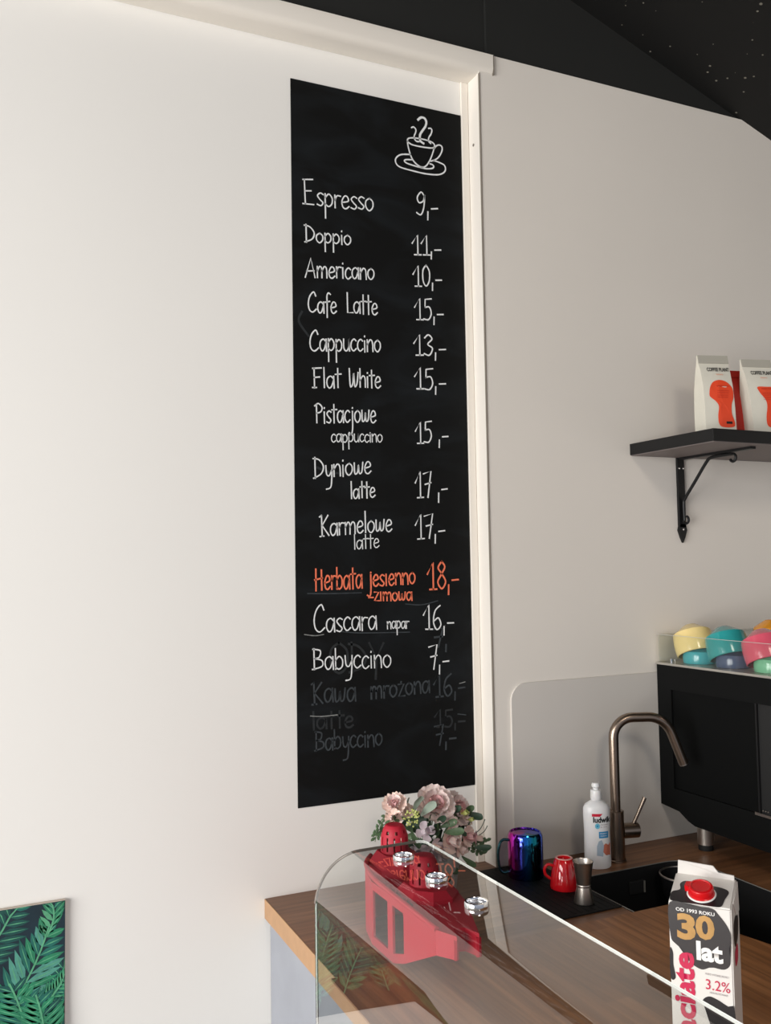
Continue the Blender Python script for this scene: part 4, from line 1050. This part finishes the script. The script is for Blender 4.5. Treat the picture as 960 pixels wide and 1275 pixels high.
for m, y, lab, h in ((gy, ys[0], 'pale yellow cup stacked tilted at the left of the machine top', 0.9), (gt, ys[1], 'teal cup stacked tilted between the yellow and pink cups', 0.9), (gp, ys[2], 'rose pink cup stacked tilted at the right edge on the machine', .6)):
    make_cup(m, .0415, (math.radians(-23), math.radians(5), 0), (CX, y - .000, TOP + 0.0190), 0, lab, hang=h)
make_cup(go, .036, (0, 0, 0), (1.545, -0.175, TOP + .036), 0, 'orange cup at the back of the machine top behind the teal one', handle=False)
make_cup(gn, .036, (0, 0, 0), (1.545, -0.175, TOP), 0, 'dark blue cup beneath the orange cup at the back of the machine', handle=False)

# ------------------------------------------------------------------ shelf with bracket
SZ0, SZ1 = 1.734, 1.759
shelf = thing('wall_shelf', 'black wall shelf holding coffee bags above the machine', 'shelf', (1.33, 0, SZ0))
obj('board', BX(1.332, 2.6, -0.247, -0.0005, SZ0, SZ1, bevel=0.0008), M['black_metal'], shelf, world=True)
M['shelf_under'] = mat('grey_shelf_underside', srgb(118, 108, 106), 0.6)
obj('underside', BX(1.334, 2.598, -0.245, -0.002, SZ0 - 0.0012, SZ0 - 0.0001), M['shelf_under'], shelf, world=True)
bxk = 1.471
br = obj('bracket', BX(bxk - 0.010, bxk + 0.010, -0.0065, -0.0005, 1.575, SZ0 - 0.0012, bevel=0.001), M['black_metal'], shelf, world=True)
bm = bmesh.new()
tipz = 1.541
pts = [(0, tipz), (-.006, tipz + .012), (-.012, tipz + .028), (-.010, tipz + .036), (-.006, tipz + .042), (.006, tipz + .042), (.010, tipz + .036), (.012, tipz + .028), (.006, tipz + .012)]
prism(bm, [(bxk + x, -0.0005, z) for x, z in pts], (0, -0.006, 0)); obj('finial', bm, M['black_metal'], br, world=True)
obj('arm', BX(bxk - 0.007, bxk + 0.007, -0.215, -0.006, SZ0 - 0.0065, SZ0 - 0.0013), M['black_metal'], br, world=True)
st = smooth_pts([(bxk, -0.012, 1.590), (bxk, -0.011, 1.628), (bxk, -0.016, 1.640), (bxk, -0.050, 1.677), (bxk, -0.084, 1.714), (bxk, -0.098, 1.7225), (bxk, -0.130, 1.7240), (bxk, -0.160, 1.7235)], 5)
obj('brace', TU([tuple(p) for p in st], 0.0035, seg=10), M['black_metal'], br, world=True, smooth=True)
def curl(cy, cz_, r_, a0, a1): return [(bxk, cy + r_ * math.cos(a0 + (a1 - a0) * k / 14), cz_ + r_ * math.sin(a0 + (a1 - a0) * k / 14)) for k in range(15)]
obj('curl', TU(curl(-0.160, 1.7155, 0.008, PI / 2, PI / 2 + 4.4), 0.003, seg=8), M['black_metal'], br, world=True, smooth=True)
obj('curl', TU(curl(-0.0165, 1.592, 0.008, PI * .6, PI * .6 + 4.2), 0.003, seg=8), M['black_metal'], br, world=True, smooth=True)
for (z, xo) in ((1.709, -.0055), (1.709, .0055), (tipz + .030, 0)):
    obj('screw', LA([(0.0026, 0), (0.0022, .0012), (0, .0016)], seg=10, cap=False, mat_=Matrix.Rotation(PI / 2, 4, 'X'), c=(bxk + xo, -0.0066, z)), M['chrome'], br, world=True)

# ------------------------------------------------------------------ coffee bags
def coffee_bag(p0, p1, depth, hgt, label, main, art, lean=0.0, topfold=True):
    """p0,p1: bottom-front-left and right (world xy); built facing the room"""
    a, b_ = Vector((p0[0], p0[1], SZ1)), Vector((p1[0], p1[1], SZ1)); r_ = (b_ - a); wd = r_.length; r_.normalize()
    n_ = Vector((r_.y, -r_.x, 0)); ctr = (a + b_) / 2
    t = thing('coffee_bag', label, 'coffee bag', ctr - n_ * depth / 2 + Vector((0, 0, .0003)), 0, 'coffee bags on the black shelf')
    bm = bmesh.new(); rows = []
    U = Vector((0, 0, 1))
    lv = [(0, 1, 1), (.08, 1.02, 1.0), (.35, 1.0, 1.0), (.6, .99, .85), (.78, .98, .55), (.9, 1.0, .2), (1.0, 1.0, .05)]
    for tz, sw, sd in lv:
        z = tz * hgt; half = wd / 2 * sw; sh = lean * tz * wd
        row = []
        for (sx, sy) in ((-1, 0), (-.5, .03), (0, .05), (.5, .03), (1, 0), (1, 1), (.0, 1.0), (-1, 1)):
            yy = (-(depth) * (1 - sd) / 2 - (depth * sd) * (sy if sy >= 1 else 0)) + (depth * sy if sy < 1 else 0) * (1 if 0 < tz < .9 else 0)
            row.append(bm.verts.new(ctr + r_ * (sx * half + sh) + n_ * yy + U * (z + .0003)))
        rows.append(row)
    for A, B in zip(rows, rows[1:]):
        for i in range(8): bm.faces.new((A[i], A[(i + 1) % 8], B[(i + 1) % 8], B[i]))
    bm.faces.new(rows[0]); bm.faces.new(rows[-1])
    obj('bag', bm, main, t, world=True, smooth=True, ang=40)
    def pt(u, v, e=.0007):   # point on the front face
        tz = v; 
        for (t0, w0, d0), (t1, w1, d1) in zip(lv, lv[1:]):
            if t0 <= tz <= t1: k = (tz - t0) / (t1 - t0); sd = d0 + (d1 - d0) * k; sw = w0 + (w1 - w0) * k
        bul = .05 * (1 - abs(u * 2 - 1)) * (1 if .02 < tz < .9 else 0)
        return ctr + r_ * ((u - .5) * wd * sw + lean * tz * wd) + n_ * (-(depth) * (1 - sd) / 2 + depth * bul + e) + U * (tz * hgt + .0003)
    if art:
        def patch(name, uv_, m, e=.0009):
            bm = bmesh.new(); n2 = len(uv_); cu = sum(p[0] for p in uv_) / n2; cv = sum(p[1] for p in uv_) / n2
            c0 = bm.verts.new(pt(cu, cv, e)); rings = []
            for s in (.5, 1):
                rings.append([bm.verts.new(pt(cu + (p[0] - cu) * s, cv + (p[1] - cv) * s, e)) for p in uv_])
            for i in range(n2):
                j = (i + 1) % n2; bm.faces.new((c0, rings[0][i], rings[0][j])); bm.faces.new((rings[0][i], rings[1][i], rings[1][j], rings[0][j]))
            return obj(name, bm, m, t, world=True)
        if art == 'bulb':
            sh_ = smooth_pts([(.17, .50, 0), (.22, .60, 0), (.36, .665, 0), (.60, .685, 0), (.82, .655, 0), (.97, .575, 0), (.965, .47, 0), (.88, .38, 0), (.87, .27, 0), (.95, .17, 0), (.90, .115, 0), (.55, .11, 0), (.42, .15, 0), (.40, .25, 0), (.44, .36, 0), (.36, .42, 0), (.22, .465, 0)], 4, closed=True)
        else:
            sh_ = smooth_pts([(.30, .63, 0), (.60, .635, 0), (.93, .635, 0), (.97, .62, 0), (.98, .40, 0), (.98, .15, 0), (.92, .115, 0), (.55, .115, 0), (.44, .15, 0), (.44, .25, 0), (.52, .40, 0), (.48, .48, 0), (.36, .55, 0)], 4, closed=True)
        patch('print_shape', [(p.x, p.y) for p in sh_], M['bag_orange'])
        patch('print_band', [(.02, .012), (.98, .012), (.98, .055), (.5, .06), (.02, .055)], M['bag_peach'])
        patch('roast_box', [(.66, .15), (.86, .15), (.86, .18), (.66, .18)], M['black_print'], .0013)
        def txt(s, u, v, size, wf, m, bold=.0):
            o = printed('bag_text', t, s, pt(u, v, .0016), r_, pt(.5, v + .02, 0) - pt(.5, v, 0), size, m, width=wf * wd, bold=bold)
        txt('COFFEE PLANT', .20, .795, .0125, .74, M['black_print'], .02)
        txt('kawa', .48, .745, .006, .22, M['bag_peach'])
        for k, v in enumerate((.60, .545, .52, .49, .465)):
            txt(('FRESH COFFEE' if k == 0 else 'cocoa plum honey'), .42, v, .004, .42 - .02 * k, M['bag_red'])
    # folded seal at the top
    bm = bmesh.new()
    q = [pt(0, .9, .001), pt(1, .9, .001), pt(1, .999, .001), pt(0, .999, .001)]
    prism(bm, q, n_ * .0015); obj('top_seal', bm, M['bag_grey'] if art else main, t, world=True)
    return t
def top2(x, y): p = onZ(x, y, SZ1); return (p.x, p.y)
# front faces parallel to the shelf
coffee_bag((1.410, -0.150), (1.476, -0.168), .045, .176, 'coffee bag with a bulb-shaped orange print, leftmost on the black shelf', M['bag'], 'bulb', -.05)
coffee_bag((1.486, -0.140), (1.545, -0.150), .030, .150, 'red coffee bag wedged behind the two orange-printed bags', M['bag_red'], None)
coffee_bag((1.514, -0.182), (1.580, -0.200), .040, .168, 'coffee bag with a cut-off orange print, second from the left on the shelf', M['bag'], 'half', -.24)
coffee_bag((1.584, -0.185), (1.650, -0.195), .045, .158, 'plain cream coffee bag at the right edge of the photo', M['bag'], None, -.10)

# ------------------------------------------------------------------ milk carton
def carton():
    SB = 0.9036
    A = Vector((0.800, -0.678, 0)); B = Vector((0.845, -0.737, 0)); r_ = (B - A).normalized(); wd = 0.0735; B = A + r_ * wd
    n_ = Vector((r_.y, -r_.x, 0))            # outward, towards the camera
    if n_.y > 0: n_ = -n_
    dp = 0.068; Zf = 1.080; Zb = 1.110
    t = thing('milk_carton', 'white milk carton with black cow patches and a red screw cap on the bar', 'carton', (A + B) / 2 - n_ * dp / 2 + Vector((0, 0, SB)), 0)
    U = Vector((0, 0, 1))
    def P_(u, d, z): return A + r_ * (u * wd) - n_ * (d * dp) + U * z
    bm = bmesh.new()
    V = [bm.verts.new(P_(*k)) for k in ((0, 0, SB), (1, 0, SB), (1, 1, SB), (0, 1, SB), (0, 0, Zf), (1, 0, Zf), (1, .80, Zb - .012), (0, .80, Zb - .012), (1, 1, Zb - .016), (0, 1, Zb - .016))]
    for f in ((0, 3, 2, 1), (0, 1, 5, 4), (4, 5, 6, 7), (7, 6, 8, 9), (3, 9, 8, 2), (1, 2, 8, 6, 5), (0, 4, 7, 9, 3)): bm.faces.new([V[i] for i in f])
    bmesh.ops.bevel(bm, geom=bm.edges[:], offset=.0016, segments=2, affect='EDGES')
    obj('body', bm, M['carton'], t, world=True, smooth=True)
    # folded top fin, lower at the right end
    bm = bmesh.new()
    prism(bm, [P_(.03, .80, Zb - .014), P_(.97, .80, Zb - .014), P_(.97, .76, Zb - .006), P_(.72, .73, Zb - .004), P_(.64, .70, Zb + .004), P_(.06, .70, Zb + .006)], -n_ * .0022)
    obj('top_fin', bm, M['carton'], t, world=True)
    # side ear flap
    obj('ear_flap', PR([P_(1, .18, Zf + .004), P_(1, .82, Zb - .018), P_(1, .90, Zb - .05), P_(1, .50, Zf - .018)], r_ * .0014), M['carton'], t, world=True)
    # slanted face frame
    s0 = P_(0, 0, Zf); s1 = P_(0, .80, Zb - .012); up2 = (s1 - s0).normalized(); sl_ = (s1 - s0).length; nn = r_.cross(up2)
    if nn.dot(U) < 0: nn = -nn
    def SL(u, v, e=.0006): return s0 + r_ * (u * wd) + up2 * (v * sl_) + nn * e
    def FR(u, z, e=.0006): return A + r_ * (u * wd) + U * z + n_ * e
    def patch(name, pts, m, fn, e):
        bm = bmesh.new(); P2 = [Vector((p[0], p[1], 0)) for p in pts]; P2 = smooth_pts(P2, 5, closed=True)
        vs = [bm.verts.new(fn(p.x, p.y, e)) for p in P2]; f = bm.faces.new(vs); bmesh.ops.triangulate(bm, faces=[f])
        return obj(name, bm, m, t, world=True)
    patch('black_patch', [(.02, .05), (.02, .30), (.14, .42), (.12, .62), (.22, .74), (.50, .70), (.80, .66), (.92, .55), (.88, .30), (.84, .04), (.70, .0), (.4, .0), (.1, .0)], M['cow'], SL, .0004)
    # front: charcoal patch with gold 30 and white lat
    top_ = Zf - .002
    patch('charcoal_patch', [(.02, top_), (.4, top_), (.70, top_), (.80, top_ - .006), (.93, top_ - .018), (.985, top_ - .030), (.95, top_ - .046), (.96, top_ - .062), (.86, top_ - .070), (.66, top_ - .070), (.50, top_ - .0745), (.32, top_ - .068), (.22, top_ - .056), (.10, top_ - .049), (.02, top_ - .040)], M['cow_navy'], FR, .0005)
    def ft(s, u, z, size, wf, m, bold=0, shear=0, e=.0009):
        return printed('print_text', t, s, FR(u, z, 0), r_, U, size, m, width=wf * wd, bold=bold, lift=e if (r_.cross(U)).dot(n_) > 0 else -e, shear=shear)
    ft('OD 1993 ROKU', .12, top_ - .0085, .0058, .62, M['white_print'], .02)
    ft('3', .13, top_ - .0400, .0400, .30, M['gold'], .045)
    ft('0', .43, top_ - .0365, .0370, .30, M['gold'], .040)
    ft('lat', .43, top_ - .0625, .0300, .42, M['white_print'], .04)
    ft('3.2%', .56, top_ - .0965, .0170, .38, M['magenta'], .0)
    ft('MLEKO WYSOKIEJ JAKOSCI', .56, top_ - .0795, .0032, .36, M['grey_print']); ft('MIKROFILTROWANE', .62, top_ - .1010, .0030, .28, M['grey_print'])
    patch('navy_patch', [(.0, top_ - .056), (.05, top_ - .060), (.05, top_ - .075), (.08, top_ - .090), (.0, top_ - .0905)], M['cow'], FR, .0005)
    patch('black_patch', [(.50, top_ - .112), (.60, top_ - .105), (.74, top_ - .107), (.90, top_ - .1125), (.995, top_ - .113), (.995, top_ - .145), (.80, top_ - .155), (.62, top_ - .140), (.58, top_ - .125)], M['cow'], FR, .0005)
    # big vertical brand word reading upwards
    printed('print_text', t, 'łaciate', FR(.37, top_ - .166, 0), U, -r_, .0340, M['magenta'], width=.109, bold=.035, lift=.0009 if U.cross(-r_).dot(n_) > 0 else -.0009)
    # right side patches
    def SD(d, z, e=.0006): return P_(1, d, z) + r_ * e
    patch('side_patch', [(.25, top_ - .020), (.6, top_ - .016), (.8, top_ - .026), (.7, top_ - .045), (.35, top_ - .050), (.2, top_ - .036)], M['cow'], SD, .0005)
    patch('side_print', [(.25, top_ - .055), (.6, top_ - .052), (.6, top_ - .070), (.3, top_ - .072)], M['magenta'], SD, .0005)
    # red cap
    c0 = SL(.50, .36, 0)
    rot = nn.to_track_quat('Z', 'Y').to_matrix().to_4x4()
    cap = obj('cap', LA([(0.0158, 0.0), (0.0158, 0.0018), (0.0148, 0.0028), (0.0150, 0.0095), (0.0140, 0.0118), (0.0118, 0.0124), (0.0110, 0.0114), (0, 0.0112)], seg=44, cap=False, mat_=rot, c=c0), M['cap_red'], t, world=True, smooth=True)
    obj('cap_ring', LA([(0.0172, 0.0002), (0.0176, 0.0010), (0.0168, 0.0020), (0.0158, 0.0020)], seg=44, cap=False, mat_=rot, c=c0), M['white_print'], t, world=True, smooth=True)
    obj('cap_tab', PR([c0 + rot.to_3x3() @ Vector(p) for p in ((0, 0, 0),)] if False else [c0 - r_ * .012 + up2 * .011 + nn * .001, c0 - r_ * .019 + up2 * .009 + nn * .001, c0 - r_ * .020 + up2 * .001 + nn * .001, c0 - r_ * .013 - up2 * .002 + nn * .001], nn * .008), M['cap_red'], cap, world=True)
carton()
bpy.context.view_layer.update()
